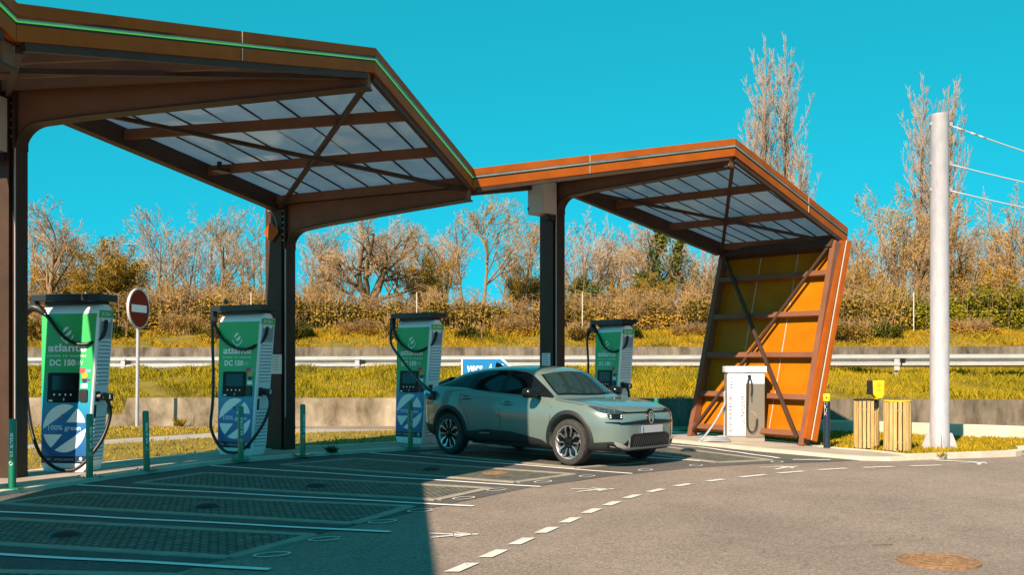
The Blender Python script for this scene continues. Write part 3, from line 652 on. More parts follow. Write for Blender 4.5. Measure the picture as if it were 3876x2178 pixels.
def charger(pos, rz, label, saddle, plug, to_car):
    t = thing('ev_charger', label, 'charger', pos, rz, 'green and blue fast chargers')
    b = MB(); NZ = [0, .03, .10, .6, 1.2, 1.7, 2.05, 2.14, 2.2, 2.235, H]
    def ring(z):
        w_ = wz(z) / 2; ins = 0
        if z < .10: ins = .03 * (1 - z / .1)
        yo = 0
        if z > 2.05: yo = .11 * ((z - 2.05) / (H - 2.05)) ** 2.4
        y0, y1 = ly(z) + yo + ins*.3, ly(z) + DP - yo; w_ -= ins; c = .035
        return [(-w_ + c*.5, y0, z), (w_ - c*.5, y0, z), (w_, y0 + c*.5, z), (w_, y1 - c, z), (w_ - c, y1, z), (-w_ + c, y1, z), (-w_, y1 - c, z), (-w_, y0 + c*.5, z)]
    rs = [ring(z) for z in NZ]; n = 8; vs = [p for r in rs for p in r]
    fs = [(i*n + j, i*n + (j+1) % n, (i+1)*n + (j+1) % n, (i+1)*n + j) for i in range(len(NZ) - 1) for j in range(n)] + [tuple(range(n))[::-1], tuple((len(NZ)-1)*n + j for j in range(n))]
    b.add(vs, fs); b.build('body', M_wchg, t, smooth=True, angle=35)
    F = lambda u, v, o=.004: V3((u, ly(v) - o, v))
    def panel_(name, v0, v1, m, o=.004, inset_=.012):
        q = MB(); q.hexa([F(-wz(v0)/2 + inset_, v0, o), F(wz(v0)/2 - inset_*1.6, v0, o), F(wz(v1)/2 - inset_*1.6, v1, o), F(-wz(v1)/2 + inset_, v1, o)], [F(-wz(v0)/2 + inset_, v0, -.01), F(wz(v0)/2 - inset_*1.6, v0, -.01), F(wz(v1)/2 - inset_*1.6, v1, -.01), F(-wz(v1)/2 + inset_, v1, -.01)])
        return q.build(name, m, t)
    panel_('front_wrap', .212, 2.115, M_wrap); panel_('logo_strip', .112, .2105, M_strip, .0045)
    def plate(name, poly, m, o0, o1, par=None):
        q = MB(); n_ = len(poly); q.add([F(u, v, o1) for u, v in poly] + [F(u, v, o0) for u, v in poly], [tuple(range(n_)), tuple(range(n_, 2*n_))[::-1]] + [(i, (i+1) % n_, n_ + (i+1) % n_, n_ + i) for i in range(n_)])
        return q.build(name, m, par or t)
    sc = plate('screen', [(x - .045, y + 1.12) for x, y in rrect(.47, .40, .025)], M_scr, -.005, .012)
    q = MB()
    for u in (-.175, -.092, -.007, .073):
        q.add([F(u + .014*math.cos(a), 1.026 + .014*math.sin(a), .0135) for a in [i*math.pi/5 for i in range(10)]], [tuple(range(10))])
    for r_ in (.012, .02, .028):
        q.add([F(-.05 + r_*math.cos(R(a)), .965 + r_*math.sin(R(a)), .0135) for a in (-50, -20, 10, 40)] + [F(-.05 + (r_+.004)*math.cos(R(a)), .965 + (r_+.004)*math.sin(R(a)), .0135) for a in (-50, -20, 10, 40)], [(i, i+1, 5+i, 4+i) for i in range(3)])
    q.add([F(-.255 + x*.06, .935 + y*.02, .0135) for x, y in ((0, 0), (1, 0), (1, 1), (0, 1))], [(0, 1, 2, 3)])
    q.build('button', M_white, sc)
    q = MB(); q.add([F(-.21, 1.09, .0133), F(.13, 1.09, .0133), F(.13, 1.28, .0133), F(-.21, 1.28, .0133)], [(0, 1, 2, 3)]); q.build('display', mat('dim display', (.010, .016, .018), .2), sc)
    plate('card_reader', [(x + .262, y + 1.015) for x, y in rrect(.112, .165, .018)], M_blk, -.005, .022)
    plate('white_label', [(.215, 1.115), (.31, 1.115), (.31, 1.175), (.215, 1.175)], M_white, 0, .0065)
    q = MB()
    plate('pink_sticker', [(x + .225, y + 1.348) for x, y in rrect(.105, .07, .02)], mat('pink print', (.50, .08, .10), .5), 0, .006)
    plate('blue_sticker', [(x + .315, y + 1.345) for x, y in rrect(.085, .045, .015)], mat('light blue print', (.20, .38, .52), .5), 0, .007)
    plate('yellow_sticker', [(.268 + .043*x, 1.285 + .043*y) for x, y in arcpts(0, 343, 20)], mat('yellow print', (.70, .38, .02), .5), 0, .008)
    plate('purple_sticker', [(x + .285, y + 1.225) for x, y in rrect(.125, .03, .012)], mat('purple print', (.20, .03, .20), .5), 0, .006)
    plate('navy_sticker', [(x + .265, y + 1.215) for x, y in rrect(.06, .055, .015)], mat('navy print', (.015, .02, .13), .5), 0, .0075)
    # white roundel cut by the lightning shape
    RR, CU, CV = .322, -.01, .577; q = MB()
    for pc in (arcpts(66, 182), arcpts(56, 14.5) + [(.08, .25)], arcpts(195, 234) + [(-.085, -.257)], arcpts(0, -115)):
        q.add([F(CU + RR*x*.985, CV + RR*y, .0052) for x, y in pc], [tuple(range(len(pc)))])
    q.build('roundel', M_white, t)
    q = MB(); 
    for pc in (arcpts(60, 200, 10), arcpts(20, -125, 10)):
        q.add([F(-.022 + .062*x, 1.875 + .062*y, .0055) for x, y in pc], [tuple(range(len(pc)))])
    A = arcpts(-5, -175, 16); q.add([F(-.022 + .10*x, 1.835 + .10*y, .0055) for x, y in A] + [F(-.022 + .083*x, 1.835 + .083*y, .0055) for x, y in A], [(i, i+1, 18+i, 17+i) for i in range(16)])
    q.add([F(-.022 + .022*x, 1.732 + .022*y, .0058) for x, y in arcpts(0, 340, 12)], [tuple(range(13))])
    Fo = lambda u, v: F(u, v, .0056)
    put_text(q, 'atlante', (-.30, 1.602, .275, 1.712), Fo, .026)
    put_text(q, 'POWER TO CHANGE', (-.305, 1.532, .275, 1.560), Fo, .02, spacing=1.35)
    put_text(q, 'DC 150', (-.265, 1.412, .115, 1.50), Fo, .042)
    q.build('lettering', M_white, t)
    q = MB(); put_text(q, 'kW', (.12, 1.415, .235, 1.485), Fo, .0); q.build('lettering', M_pale, t)
    q = MB(); put_text(q, '100% green', (-.25, .532, .235, .618), Fo, .022)
    Fs = lambda u, v: F(u, v, .0062)
    q.build('lettering', M_pale, t)
    for wd_, bx_ in (('NHOA', (-.30, .152, -.20, .172)), ('STELLANTIS', (-.135, .15, .14, .172))): q = MB(); put_text(q, wd_, bx_, Fs, .01, spacing=1.2); q.build('lettering', M_pale, t)
    q = MB(); put_text(q, 'eSolutions', (.205, .135, .295, .148), Fs)
    q.add([F(.25 + .024*x, .175 + .024*y, .0062) for x, y in arcpts(0, 340, 12)], [tuple(range(13))])
    q.build('lettering', M_pale, t)
    q = MB(); q.lathe([(.022, 0), (.022, .012), (.012, .02), (0, .02)], 12, Matrix.Translation(F(-.035, .745, .002)) @ Matrix.Rotation(R(90), 4, 'X')); q.build('lock', mat('copper lock', (.35, .16, .07), .4, .5), t)
    # right side: header, recess, louvers, socket, handle
    S = lambda y, v, o=.004: V3((wz(v)/2 + o, ly(v) + y, v))
    def sp(name, y0, y1, v0, v1, m, o0, o1, par=None):
        q = MB(); q.hexa([S(y0, v0, o0), S(y1, v0, o0), S(y1, v1, o0), S(y0, v1, o0)], [S(y0, v0, o1), S(y1, v0, o1), S(y1, v1, o1), S(y0, v1, o1)]); return q.build(name, m, par or t)
    side = sp('side_panel', .03, DP - .03, .14, 2.17, M_wgrey, -.01, .006)
    hd = sp('side_header', .025, DP - .02, 2.065, 2.165, M_wrap, 0, .009)
    q = MB(); put_text(q, 'DC 150', (.07, 2.09, .22, 2.14), lambda y, v: S(y, v, .0105), .02); put_text(q, 'kW', (.225, 2.09, .28, 2.135), lambda y, v: S(y, v, .0105)); q.build('lettering', M_white, hd)
    sp('cable_recess', .05, DP - .05, 1.80, 2.05, M_louv, .0, .0075)
    q = MB(); q.box(S(.17, 2.03, .0), (.03, .2, .04)); q.build('recess_hood', M_wchg, t)
    for v0, nn in ((1.17, 12), (.155, 11)):
        sp('louver_recess', .055, DP - .05, v0 - .012, v0 + nn*.052, M_louv, .0, .0068)
        q = MB()
        for i in range(nn):
            v = v0 + i * .052
            q.hexa([S(.06, v, 0), S(DP - .055, v, 0), S(DP - .055, v + .040, 0), S(.06, v + .040, 0)], [S(.06, v + .004, .022), S(DP - .055, v + .004, .022), S(DP - .055, v + .036, .008), S(.06, v + .036, .008)])
        q.build('louver_bank', M_wgrey, t)
    sk = sp('socket', .06, .16, .93, 1.07, mat('socket green', (.01, .20, .09), .5), 0, .010)
    sp('socket_face', .07, .15, .94, 1.06, M_blk, 0, .018, sk)
    sp('handle_slot', .055, .10, .72, .89, M_dark, 0, .0085)
    # cable box on the roof
    q = MB(); q.box((-.02, ly(H) + .19, H + .02), (.78, .30, .05)); q.build('roof_base', M_blk, t)
    q = MB(); q.box((-.045, ly(H) + .17, H + .09), (1.03, .42, .095)); q.box((.33, ly(H) + .17, H + .09), (.015, .426, .099)); bx = q.build('cable_box', mat('dark teal plastic', (.014, .020, .026), .4), t, bevel=.008)
    cb = MB(); ux = -.52; yf = ly(H) - .02
    if saddle:
        q = MB(); q.hexa([(-.56, yf - .04, 2.30), (-.50, yf - .04, 2.30), (-.50, yf + .06, 2.30), (-.56, yf + .06, 2.30)], [(-.56, yf - .04, 2.22), (-.46, yf - .04, 2.22), (-.46, yf + .06, 2.22), (-.56, yf + .06, 2.22)])
        path = [(-.68, yf, 2.04), (-.66, yf, 2.12), (-.60, yf, 2.185), (-.52, yf, 2.205), (-.44, yf, 2.18), (-.37, yf, 2.12)]
        q.tube(path, [.03, .045, .058, .06, .056, .032], 10); q.build('cable_saddle', M_blk, bx, smooth=True, angle=40)
        up_ = [(-.37, yf, 2.12), (-.30, yf - .01, 2.06), (-.20, yf - .04, 1.96), (-.07, yf - .06, 1.83), (.06, yf - .07, 1.745), (.20, yf - .06, 1.70), (.33, yf - .03, 1.715), (.43, yf + .08, 1.79), (.465, .24, 1.90), (.455, .27, 2.03)]
        lo = [(-.68, yf, 2.04), (-.70, yf, 1.9), (-.67, yf, 1.6), (-.62, yf - .03, 1.25), (-.55, yf - .1, .9), (-.43, yf - .16, .5), (-.26, -.10, .22), (-.05, -.12, .07), (.10, -.12, .035), (.25, -.10, .05), (.38, -.03, .18), (.50, .12, .45), (.545, .22, .75), (.52, .21, .93), (.47, .17, .99)]
    else:
        q = MB(); q.hexa([(-.56, yf - .04, 2.30), (-.50, yf - .04, 2.30), (-.50, yf + .06, 2.30), (-.56, yf + .06, 2.30)], [(-.57, yf - .03, 2.10), (-.49, yf - .03, 2.10), (-.49, yf + .04, 2.10), (-.57, yf + .04, 2.10)]); q.build('cable_hanger', M_blk, bx)
        up_ = [(-.51, yf, 2.12), (-.44, yf - .02, 2.0), (-.33, yf - .04, 1.87), (-.18, yf - .06, 1.77), (-.02, yf - .07, 1.70), (.14, yf - .07, 1.67), (.30, yf - .05, 1.70), (.42, yf + .06, 1.80), (.455, .24, 1.92), (.45, .27, 2.03)]
        lo = [(-.55, yf, 2.12), (-.545, yf, 1.7), (-.53, yf, 1.3), (-.50, yf - .05, .8), (-.43, -.05, .45), (-.28, -.08, .20), (-.10, -.10, .07), (.05, -.10, .045), (.20, -.08, .07), (.36, -.02, .22), (.49, .12, .5), (.535, .22, .78), (.51, .21, .94), (.47, .17, .99)]
        if to_car: lo = None
    def sm(P_, k=5):
        o = []; n_ = len(P_); g_ = lambda i: V3(P_[min(max(i, 0), n_ - 1)])
        for i in range(n_ - 1):
            for j in range(k):
                s = j / k; a, b_, c, d_ = g_(i-1), g_(i), g_(i+1), g_(i+2)
                o.append(.5 * ((2*b_) + (c - a)*s + (2*a - 5*b_ + 4*c - d_)*s*s + (3*b_ - a - 3*c + d_)*s**3))
        o.append(g_(n_ - 1)); return o
    q = MB(); q.tube(sm(up_), .024, 8); q.build('cable', M_rub, t, smooth=True)
    if lo:
        q = MB(); q.tube(sm(lo), .024, 8); q.build('cable', M_rub, t, smooth=True)
        q = MB(); m_ = Matrix.Translation(S(.11, 1.0, 0))
        q.tube([S(.11, 1.0, .0), S(.11, 1.0, .07)], [.045, .04], 8)
        q.beam(S(.11, 1.0, .06), S(.20, .985, .10), .06, .09); q.beam(S(.12, 1.045, .07), S(.25, 1.03, .13), .03, .02); q.beam(S(.25, 1.03, .13), S(.26, .95, .13), .03, .02); q.beam(S(.26, .95, .13), S(.17, .955, .09), .03, .03)
        pg = q.build('plug', M_blk, t)
        q = MB(); q.beam(S(.20, 1.03, .13), S(.215, .97, .13), .012, .03); q.build('plug_insert', M_white, pg)
    return t, sm
CH = [((-5.977, 13.245), -10.9, 'nearest charger, left of the no entry sign, its cable looped over a saddle', True, True, False),
      ((-4.40, 15.72), -26.1, 'charger just left of the middle column with a bird on its cable box', False, True, False),
      ((-1.886, 18.096), -38.8, 'charger plugged in to the rear of the grey green car', False, False, True),
      ((1.926, 20.871), -55.7, 'farthest charger, seen above the bonnet of the car', True, True, False)]
for p, a, lb, sdl, pl, tc in CH:
    ch, sm = charger((*p, .05), R(a), lb, sdl, pl, tc)
    if tc:
        # cable from the hanger down to the car's rear port, in charger space
        mi = Matrix.Translation((*p, .05)) @ Matrix.Rotation(R(a), 4, 'Z'); mi = mi.inverted()
        yf = ly(H) - .02; end = mi @ V3((-1.385, 16.78, 1.02))
        P_ = [(-.55, yf, 2.12), (-.545, yf - .03, 1.98), (-.42, yf - .12, 1.78)] + [tuple(V3((-.42, yf - .12, 1.78)).lerp(end, s) + V3((0, 0, -.05 * math.sin(s * math.pi)))) for s in (.3, .6, .85, 1.0)]
        q = MB(); q.tube(sm(P_), .024, 8); q.build('cable', M_rub, ch, smooth=True)
        q = MB(); q.tube([P_[-2], P_[-1]], [.035, .05], 8); q.build('plug', M_blk, ch)

# bird on the second charger
bm_ = MB(); pr = [(-.085, .006, .0), (-.05, .012, .004), (-.03, .028, .012), (0, .036, .022), (.025, .03, .036), (.04, .021, .05), (.055, .021, .062), (.068, .015, .062), (.078, .004, .058), (.092, .001, .056)]
k = 10
for x, r_, z in pr: bm_.v += [(x, r_ * math.cos(2*math.pi*j/k), z + r_ * math.sin(2*math.pi*j/k)) for j in range(k)]
for i in range(len(pr) - 1): bm_.f += [(i*k + j, i*k + (j+1) % k, (i+1)*k + (j+1) % k, (i+1)*k + j) for j in range(k)]
bm_.f += [tuple(range(k)), tuple((len(pr)-1)*k + j for j in range(k))]; bm_.mi = [0] * len(bm_.f)
for s in (-1, 1): bm_.tube([(.0, s*.012, -.005), (.004, s*.014, -.03), (.02, s*.014, -.032)], .003, 4)
bird = bm_.build('bird', mat('olive plumage', (.10, .075, .03), .8, 0, (.20, .15, .06), 30), smooth=True)
a = R(-26.1); bird.location = (-4.40 + (-.36)*math.cos(a) - .2*math.sin(a), 15.72 + (-.36)*math.sin(a) + .2*math.cos(a), .05 + H + .1385 + .033); bird.rotation_euler = (0, 0, R(150)); bird.scale = (1.3, 1.3, 1.3)
bird.location.z += .010
tag(bird, 'small olive brown bird perched on the black cable box', 'bird')

# ------------------------------------------------------------------ bollards
def bollard():
    t = thing('bollard', 'x', 'bollard', (0, 0, 0), 0, 'green bollards along the pavement edge')
    mb = MB(); mb.lathe([(.043, .008), (.043, .775), (.039, .793), (.028, .80), (0, .80)], 20); mb.build('post', M_green, t, smooth=True, angle=50)
    mb = MB(); mb.box((0, 0, .005), (.26, .26, .010)); pl = mb.build('base_plate', M_green, t)
    for x in (-.1, .1):
        for y in (-.1, .1): mb = MB(); mb.lathe([(.012, 0), (.012, .012), (0, .012)], 6, Matrix.Translation((x, y, .01))); mb.build('bolt', M_bolt, pl)
    mb = MB(); cyl = lambda u, v: V3((.0440 * math.sin(u / .044), -.0440 * math.cos(u / .044), v))
    put_text(mb, 'atlante', (-.024, .36, .024, .64), cyl, .012, rot=True)
    for pc in (arcpts(60, 200, 8), arcpts(20, -125, 8)): mb.add([cyl(.022*x, .29 + .022*y) for x, y in pc], [tuple(range(len(pc)))])
    mb.build('lettering', M_white, t)
    return t
BO = [((-5.76, 11.45), 'nearest green bollard, in front of the near column', 2), ((-5.36, 12.61), 'green bollard in front of the nearest charger', 40), ((-4.95, 13.47), 'green bollard below the no entry sign, between two chargers', 30), ((-4.08, 14.95), 'green bollard in front of the charger with the bird', 25), ((-3.31, 15.72), 'green bollard right of the middle column', 40), ((-1.75, 17.12), 'green bollard in front of the charger plugged to the car', 35), ((2.75, 18.95), 'green bollard whose top shows above the car nose, by the end wall', 40)]
b0 = bollard()
for i, (p, lb, a) in enumerate(BO):
    o = b0 if i == 0 else dup(b0)
    o.location = (*p, .053); o.rotation_euler = (R(.8 if i == 0 else 0), R(1.0 if i == 0 else (-1.2 if i == 2 else 0)), R(a)); o['label'] = lb
t = thing('utility_bollard', 'navy post with yellow cap beside the orange end wall', 'bollard', (5.4, 17.05, .05), R(-30))
mb = MB(); mb.lathe([(.056, 0), (.056, .80), (0, .80)], 20); mb.build('post', M_navy, t, smooth=True, angle=50)
mb = MB(); mb.lathe([(.058, .80), (.064, .81), (.064, .91), (.058, .93), (0, .932)], 20); cp = mb.build('cap', M_yel, t, smooth=True, angle=50)
mb = MB()
for a in (0, 90, 180, 270): mb.lathe([(.016, 0), (.016, .004), (0, .004)], 10, Matrix.Rotation(R(a + 10), 4, 'Z') @ Matrix.Translation((.0625, 0, .865)) @ Matrix.Rotation(R(90), 4, 'Y'))
mb.build('vent_hole', M_blk, cp)
mb = MB(); cyl2 = lambda u, v: V3((.0572 * math.sin(u / .0572), -.0572 * math.cos(u / .0572), v)); r_ = random.Random(2)
for i in range(9):
    v = .77 - i * .026; w_ = r_.uniform(.012, .03); mb.add([cyl2(-.03, v), cyl2(-.03 + w_*1.6, v), cyl2(-.03 + w_*1.6, v + .014), cyl2(-.03, v + .014)], [(0, 1, 2, 3)])
mb.build('lettering', M_white, t)

# ------------------------------------------------------------------ signs
t = thing('no_entry_sign', 'dark red round no entry sign with a white bar on a tall pole', 'road sign', (-8.68, 23.0, 0))
mb = MB(); mb.tube([(0, 0, -.02), (.035, 0, 3.0)], .04, 10); mb.build('pole', M_galv, t, smooth=True, angle=50)
Ms = Matrix.Translation((.055, -.05, 2.78)) @ Matrix.Rotation(R(81), 4, 'Z') @ Matrix.Rotation(R(90), 4, 'X')
mb = MB(); mb.lathe([(0, -.03), (.465, -.03), (.465, .025), (.43, .027), (.43, .012), (0, .012)], 48, Ms); mb.build('disc_rim', mat('sign rim', (.50, .47, .45), .5), t, smooth=True, angle=30)
mb = MB(); mb.lathe([(0, .018), (.428, .018), (.428, .0125)], 48, Ms); mb.build('disc_face', M_red, t)
mb = MB(); mb.prism([(-.33, -.085), (.33, -.085), (.33, .085), (-.33, .085)], .0185, .021, Ms); mb.build('bar', M_white, t)
t = thing('direction_sign', 'blue arrow shaped motorway sign with white lettering behind the car roof', 'road sign', (-.45, 22.0, 0))
zt, zb_ = 1.645, .98
mb = MB(); out_ = [(-.67, zb_), (-.67, zt), (.22, zt), (.58, (zt + zb_)/2), (.22, zb_)]
Mf = Matrix.Rotation(R(90), 4, 'X')
mb.prism(out_, 0, .03, Mf); mb.build('panel', M_white, t)
mb = MB(); mb.prism([(-.645, zb_ + .03), (-.645, zt - .035), (.20, zt - .035), (.52, (zt + zb_)/2), (.20, zb_ + .03)], .0305, .034, Mf); pf = mb.build('panel_face', M_blue, t)
mb = MB(); put_text(mb, 'vers', (-.54, 1.32, -.20, 1.46), lambda x, y: V3((x, -.036, y)), .02, .2); put_text(mb, 'A', (-.09, 1.32, .02, 1.50), lambda x, y: V3((x, -.036, y)), .02, .2); put_text(mb, '10', (.09, 1.32, .27, 1.50), lambda x, y: V3((x, -.036, y)), .02, .2); mb.build('lettering', M_white, t)
mb = MB(); mb.tube([(-.35, .035, 0), (-.35, .035, 1.6)], .03, 8); mb.build('post', M_galv, t)
mb = MB(); mb.tube([(.1, .035, 0), (.1, .035, 1.6)], .03, 8); mb.build('post', M_galv, t)

# ------------------------------------------------------------------ vacuum and air station
t = thing('service_station', 'white and steel vacuum and tyre inflator cabinet in front of the orange wall', 'air station', (4.34, 18.45, .05), R(-4))
mb = MB(); mb.box((0, .17, .645), (.70, .34, 1.29)); mb.build('body', mat('cabinet steel', (.50, .42, .34), .35, .5), t, bevel=.006)
mb = MB(); mb.box((-.17, -.012, .70), (.33, .03, 1.17)); fp = mb.build('front_panel', M_white, t)
DG = mat('dark grey print', (.05, .05, .06), .5)
mb = MB(); put_text(mb, 'ASPIRATEUR', (-.315, .16, -.245, .86), lambda x, y: V3((x, -.0285, y)), .012, rot=True); mb.build('lettering', DG, fp)
mb = MB(); put_text(mb, 'GONFLEUR', (-.10, .30, -.02, .86), lambda x, y: V3((x, -.0285, y)), .012, rot=True)
mb.build('lettering', DG, fp); mb = MB()
n = 24; ro = [V3((-.15 + .05*math.cos(a), -.0286, 1.17 + .06*math.sin(a))) for a in [R(60 + i*270/n) for i in range(n + 1)]]; ri = [V3((-.15 + .042*math.cos(a), -.0286, 1.17 + .05*math.sin(a))) for a in [R(60 + i*270/n) for i in range(n + 1)]]
mb.add(ro + ri, [(i, i+1, n+2+i, n+1+i) for i in range(n)])
for i in range(3): mb.box((-.18 + i*.035, -.0290, 1.09), (.02, .001, .012))
for i in range(4): mb.box((-.27, -.0290, 1.18 - i*.06), (.04, .001, .02))
mb.build('pressure_dial', DG, fp)
mb = MB(); mb.box((.17, -.010, .58), (.33, .026, .98)); mb.build('steel_panel', M_steel, t)
mb = MB(); mb.box((.17, -.0105, 1.18), (.33, .027, .20)); ap = mb.build('air_panel', M_white, t)
mb = MB(); put_text(mb, 'GONFLEUR', (.085, 1.21, .315, 1.25), lambda x, y: V3((x, -.0255, y)), .015); mb.build('lettering', mat('brown print', (.16, .06, .03), .5), ap)
mb = MB(); mb.box((0, .15, 1.345), (.75, .42, .115)); mb.build('cap', mat('white cap', (.80, .77, .75), .5), t, bevel=.01)
mb = MB(); P_ = [(.055, -.05, 1.20), (.03, -.06, 1.12), (.025, -.06, .9), (.02, -.05, .5), (.03, -.05, .28), (.07, -.06, .19), (.13, -.06, .19), (.185, -.06, .27), (.20, -.05, .43)]
mb.tube(sm(P_, 4), .016, 8); ah = mb.build('air_hose', M_blk, t, smooth=True)
mb = MB(); mb.tube(sm([(.055, -.05, 1.20), (.09, -.06, 1.14), (.105, -.06, 1.0), (.10, -.06, .9), (.09, -.05, .86)], 4), .014, 8); mb.box((.055, -.045, 1.22), (.05, .04, .05)); mb.tube([(.10, -.06, .9), (.10, -.06, .74)], .005, 5); mb.build('air_gun', M_blk, t, smooth=True)
mb = MB(); mb.tube([(.09, -.03, .56), (.14, -.03, .55), (.18, -.03, .48)], .004, 5); mb.build('hook', M_seam, t)
mb = MB(); P_ = [(-.37, .1, .93), (-.39, .02, .88), (-.385, 0, .72), (-.44, -.04, .60), (-.60, -.1, .33), (-.78, -.16, .10), (-.84, -.18, .03)]
mb.tube(sm(P_, 5), .021, 8)
mb.tube(sm([(-.37, .1, .93), (-.38, .04, .85), (-.385, .04, .3), (-.40, .0, .08), (-.5, -.05, .03)], 5), .021, 8)
for i in range(3):
    rr_ = .30 - i*.03; mb.tube([(-.60 + rr_*1.0*math.cos(a) , -.05 + .16*math.sin(a), .025 + i*.03 + .01*math.sin(3*a)) for a in [j*2*math.pi/20 for j in range(21)]], .021, 8, False)
mb.build('vacuum_hose', M_hose, t, smooth=True)

# ------------------------------------------------------------------ slatted bins and the yellow ash box
def bin_(name, c, label, rim, gap, r=.205):
    t = thing(name, label, 'bin', (*c, .05), 0, 'slatted wooden bins'); rd = random.Random(int(c[0]*100)); n = 18
    for i in range(n):
        a = 2*math.pi*i/n + rd.uniform(-.02, .02)
        if gap and R(-62) < (a if a < math.pi else a - 2*math.pi) < R(-18): hh, zz = .60, .36
        else: hh, zz = .80, .42
        mb = MB(); mb.box((math.cos(a)*r, math.sin(a)*r, zz + rd.uniform(-.008, .008)), (.022, 2*math.pi*r/n*.76, hh), a + rd.uniform(-.04, .04)); mb.build('slat', M_wood, t, bevel=.004)
    mb = MB(); mb.lathe([(r - .035, .05), (r - .035, .80), (r - .02, .80), (r - .02, .05)], 24); mb.build('liner', M_blk, t)
    mb = MB(); mb.lathe([(0, .82), (r*.6, .83) if rim is M_blk else (r*.86, .80), (r + .015, .825), (r + .018, .842), (r - .02, .846), (0, .846) if rim is M_blk else (r*.8, .846)], 28); mb.build('rim', rim, t, smooth=True, angle=40)
    mb = MB()
    for z in (.14, .66): mb.lathe([(r - .018, z), (r - .011, z), (r - .011, z + .03), (r - .018, z + .03)], 24)
    mb.build('hoop', M_bolt, t); return t
bin_('litter_bin', (6.02, 16.88), 'slatted wooden bin with black rim and a gap in its slats, left of its pair', M_blk, True, .195)
bin_('litter_bin', (6.37, 16.42), 'slatted wooden bin with yellow rim, right of its pair', M_yel, False, .208)
t = thing('ash_box', 'yellow box with a black side standing on a post between the wooden bins', 'ashtray box', (6.225, 16.93, .05), R(14))
mb = MB(); mb.box((-.02, .06, 1.04), (.20, .16, .24)); mb.build('body', M_blk, t, bevel=.01)
mb = MB(); mb.hexa([(-.095, -.03, .92), (.105, -.03, .92), (.115, -.03, 1.165), (-.105, -.03, 1.165)], [(-.095, -.02, .92), (.105, -.02, .92), (.115, -.02, 1.165), (-.105, -.02, 1.165)]); mb.hexa([(-.03, -.03, .86), (.07, -.03, .86), (.105, -.03, .9195), (-.095, -.03, .9195)], [(-.03, .05, .86), (.07, .05, .86), (.105, .05, .9195), (-.095, .05, .9195)]); ff = mb.build('face', M_yel, t)
mb = MB(); q_ = random.Random(4)
for i in range(5):
    for j in range(5 - (i == 0 or i == 4)*2): mb.box((-.028 + i*.016, -.0305, 1.045 + j*.017 + (.017 if i in (0, 4) else 0)), (.011, .001, .011))
mb.box((.005, -.0305, 1.005), (.085, .001, .010)); mb.box((.005, -.0305, .985), (.06, .001, .006)); mb.build('emblem', mat('orange print', (.62, .27, .01), .5), ff)
mb = MB(); mb.box((-.02, .0, .43), (.05, .04, .86)); mb.build('post', M_yel, t)

# ------------------------------------------------------------------ steel pole with stays
t = thing('steel_pole', 'thick pale galvanised pole with triangular base fins', 'pole', (7.27, 16.9, .05))
mb = MB(); mb.lathe([(.160, 0), (.160, .25), (.158, .255), (.150, 5.66), (.152, 5.665), (.152, 5.69), (0, 5.69)], 32); mb.build('shaft', M_galv, t, smooth=True, angle=40)
for a in (0, 90, 180, 270):
    mb = MB(); mb.prism([(.155, 0), (.29, 0), (.29, .03), (.20, .27), (.155, .27)], -.008, .008, Matrix.Rotation(R(a - 12), 4, 'Z') @ Matrix.Rotation(R(90), 4, 'X')); mb.build('base_fin', M_galv, t)
for z in (5.53, 4.86, 4.41):
    mb = MB(); mb.box((.185, .03, z), (.07, .06, .07), .35); mb.build('stay_bracket', M_galv, t); mb = MB(); mb.box((-.155, 0, z), (.02, .06, .05)); mb.build('stay_clamp', M_galv, t)
for z, dz, lb in ((5.58, -.35, 'topmost steel stay running right from the pole, with a turnbuckle'), (4.91, -.12, 'middle steel stay running right from the pole'), (4.46, -.12, 'lowest steel stay running right from the pole')):
    m_ = MB(); P_ = [V3((7.46, 16.97, z)).lerp(V3((13.5, 19.3, z + dz*2)), i / 16) + V3((0, 0, -.18 * math.sin(math.pi * i / 16))) for i in range(17)]
    m_.tube(P_, .011, 6)
    if dz < -.3:
        for s in (.03, .075, .105): p = P_[0].lerp(P_[-1], s) + V3((0, 0, -.18*math.sin(math.pi*s))); q_ = P_[0].lerp(P_[-1], s + .022) + V3((0, 0, -.18*math.sin(math.pi*(s + .022)))); m_.tube([p, q_], .017, 8)
    tag(m_.build('steel_stay', mat('pale stay steel', (.55, .55, .57), .5), smooth=True), lb, 'cable', 'steel stays on the pole')

# ------------------------------------------------------------------ the car
car = thing('parked_car', 'grey green coupe crossover hatchback plugged in at the charging bay', 'car', (.518, 15.975, .010), R(-45.5))
M_car = mat('sage green car paint', (.165, .222, .20), .28, .25, coat=1.0)
M_glass = mat('tinted car glass', (.005, .009, .012), .05, 0, coat=.0, spec=.38)
M_clad = mat('black body cladding', (.014, .016, .017), .55)
M_gloss = mat('gloss black trim', (.006, .007, .008), .22, coat=.0, spec=.35)
M_chrome = mat('bright metal', (.75, .75, .76), .18, .9)
M_silver = mat('silver trim', (.50, .50, .51), .35, .6)
M_tyre = mat('tyre rubber', (.026, .025, .025), .85, 0, (.045, .042, .04), 20, 4)
M_lampg = mat('lamp glass', (.03, .04, .05), .06, 0, coat=1.0)
zc = [(-2.16, .86), (-2.10, 1.06), (-2.0, 1.15), (-1.85, 1.205), (-1.6, 1.29), (-1.3, 1.375), (-1.0, 1.425), (-.6, 1.455), (-.2, 1.462), (.15, 1.45), (.42, 1.415), (.55, 1.372), (.75, 1.215), (.95, 1.07), (1.10, .975), (1.25, .962), (1.5, .94), (1.75, .905), (1.95, .855), (2.05, .81), (2.10, .76), (2.13, .70)]
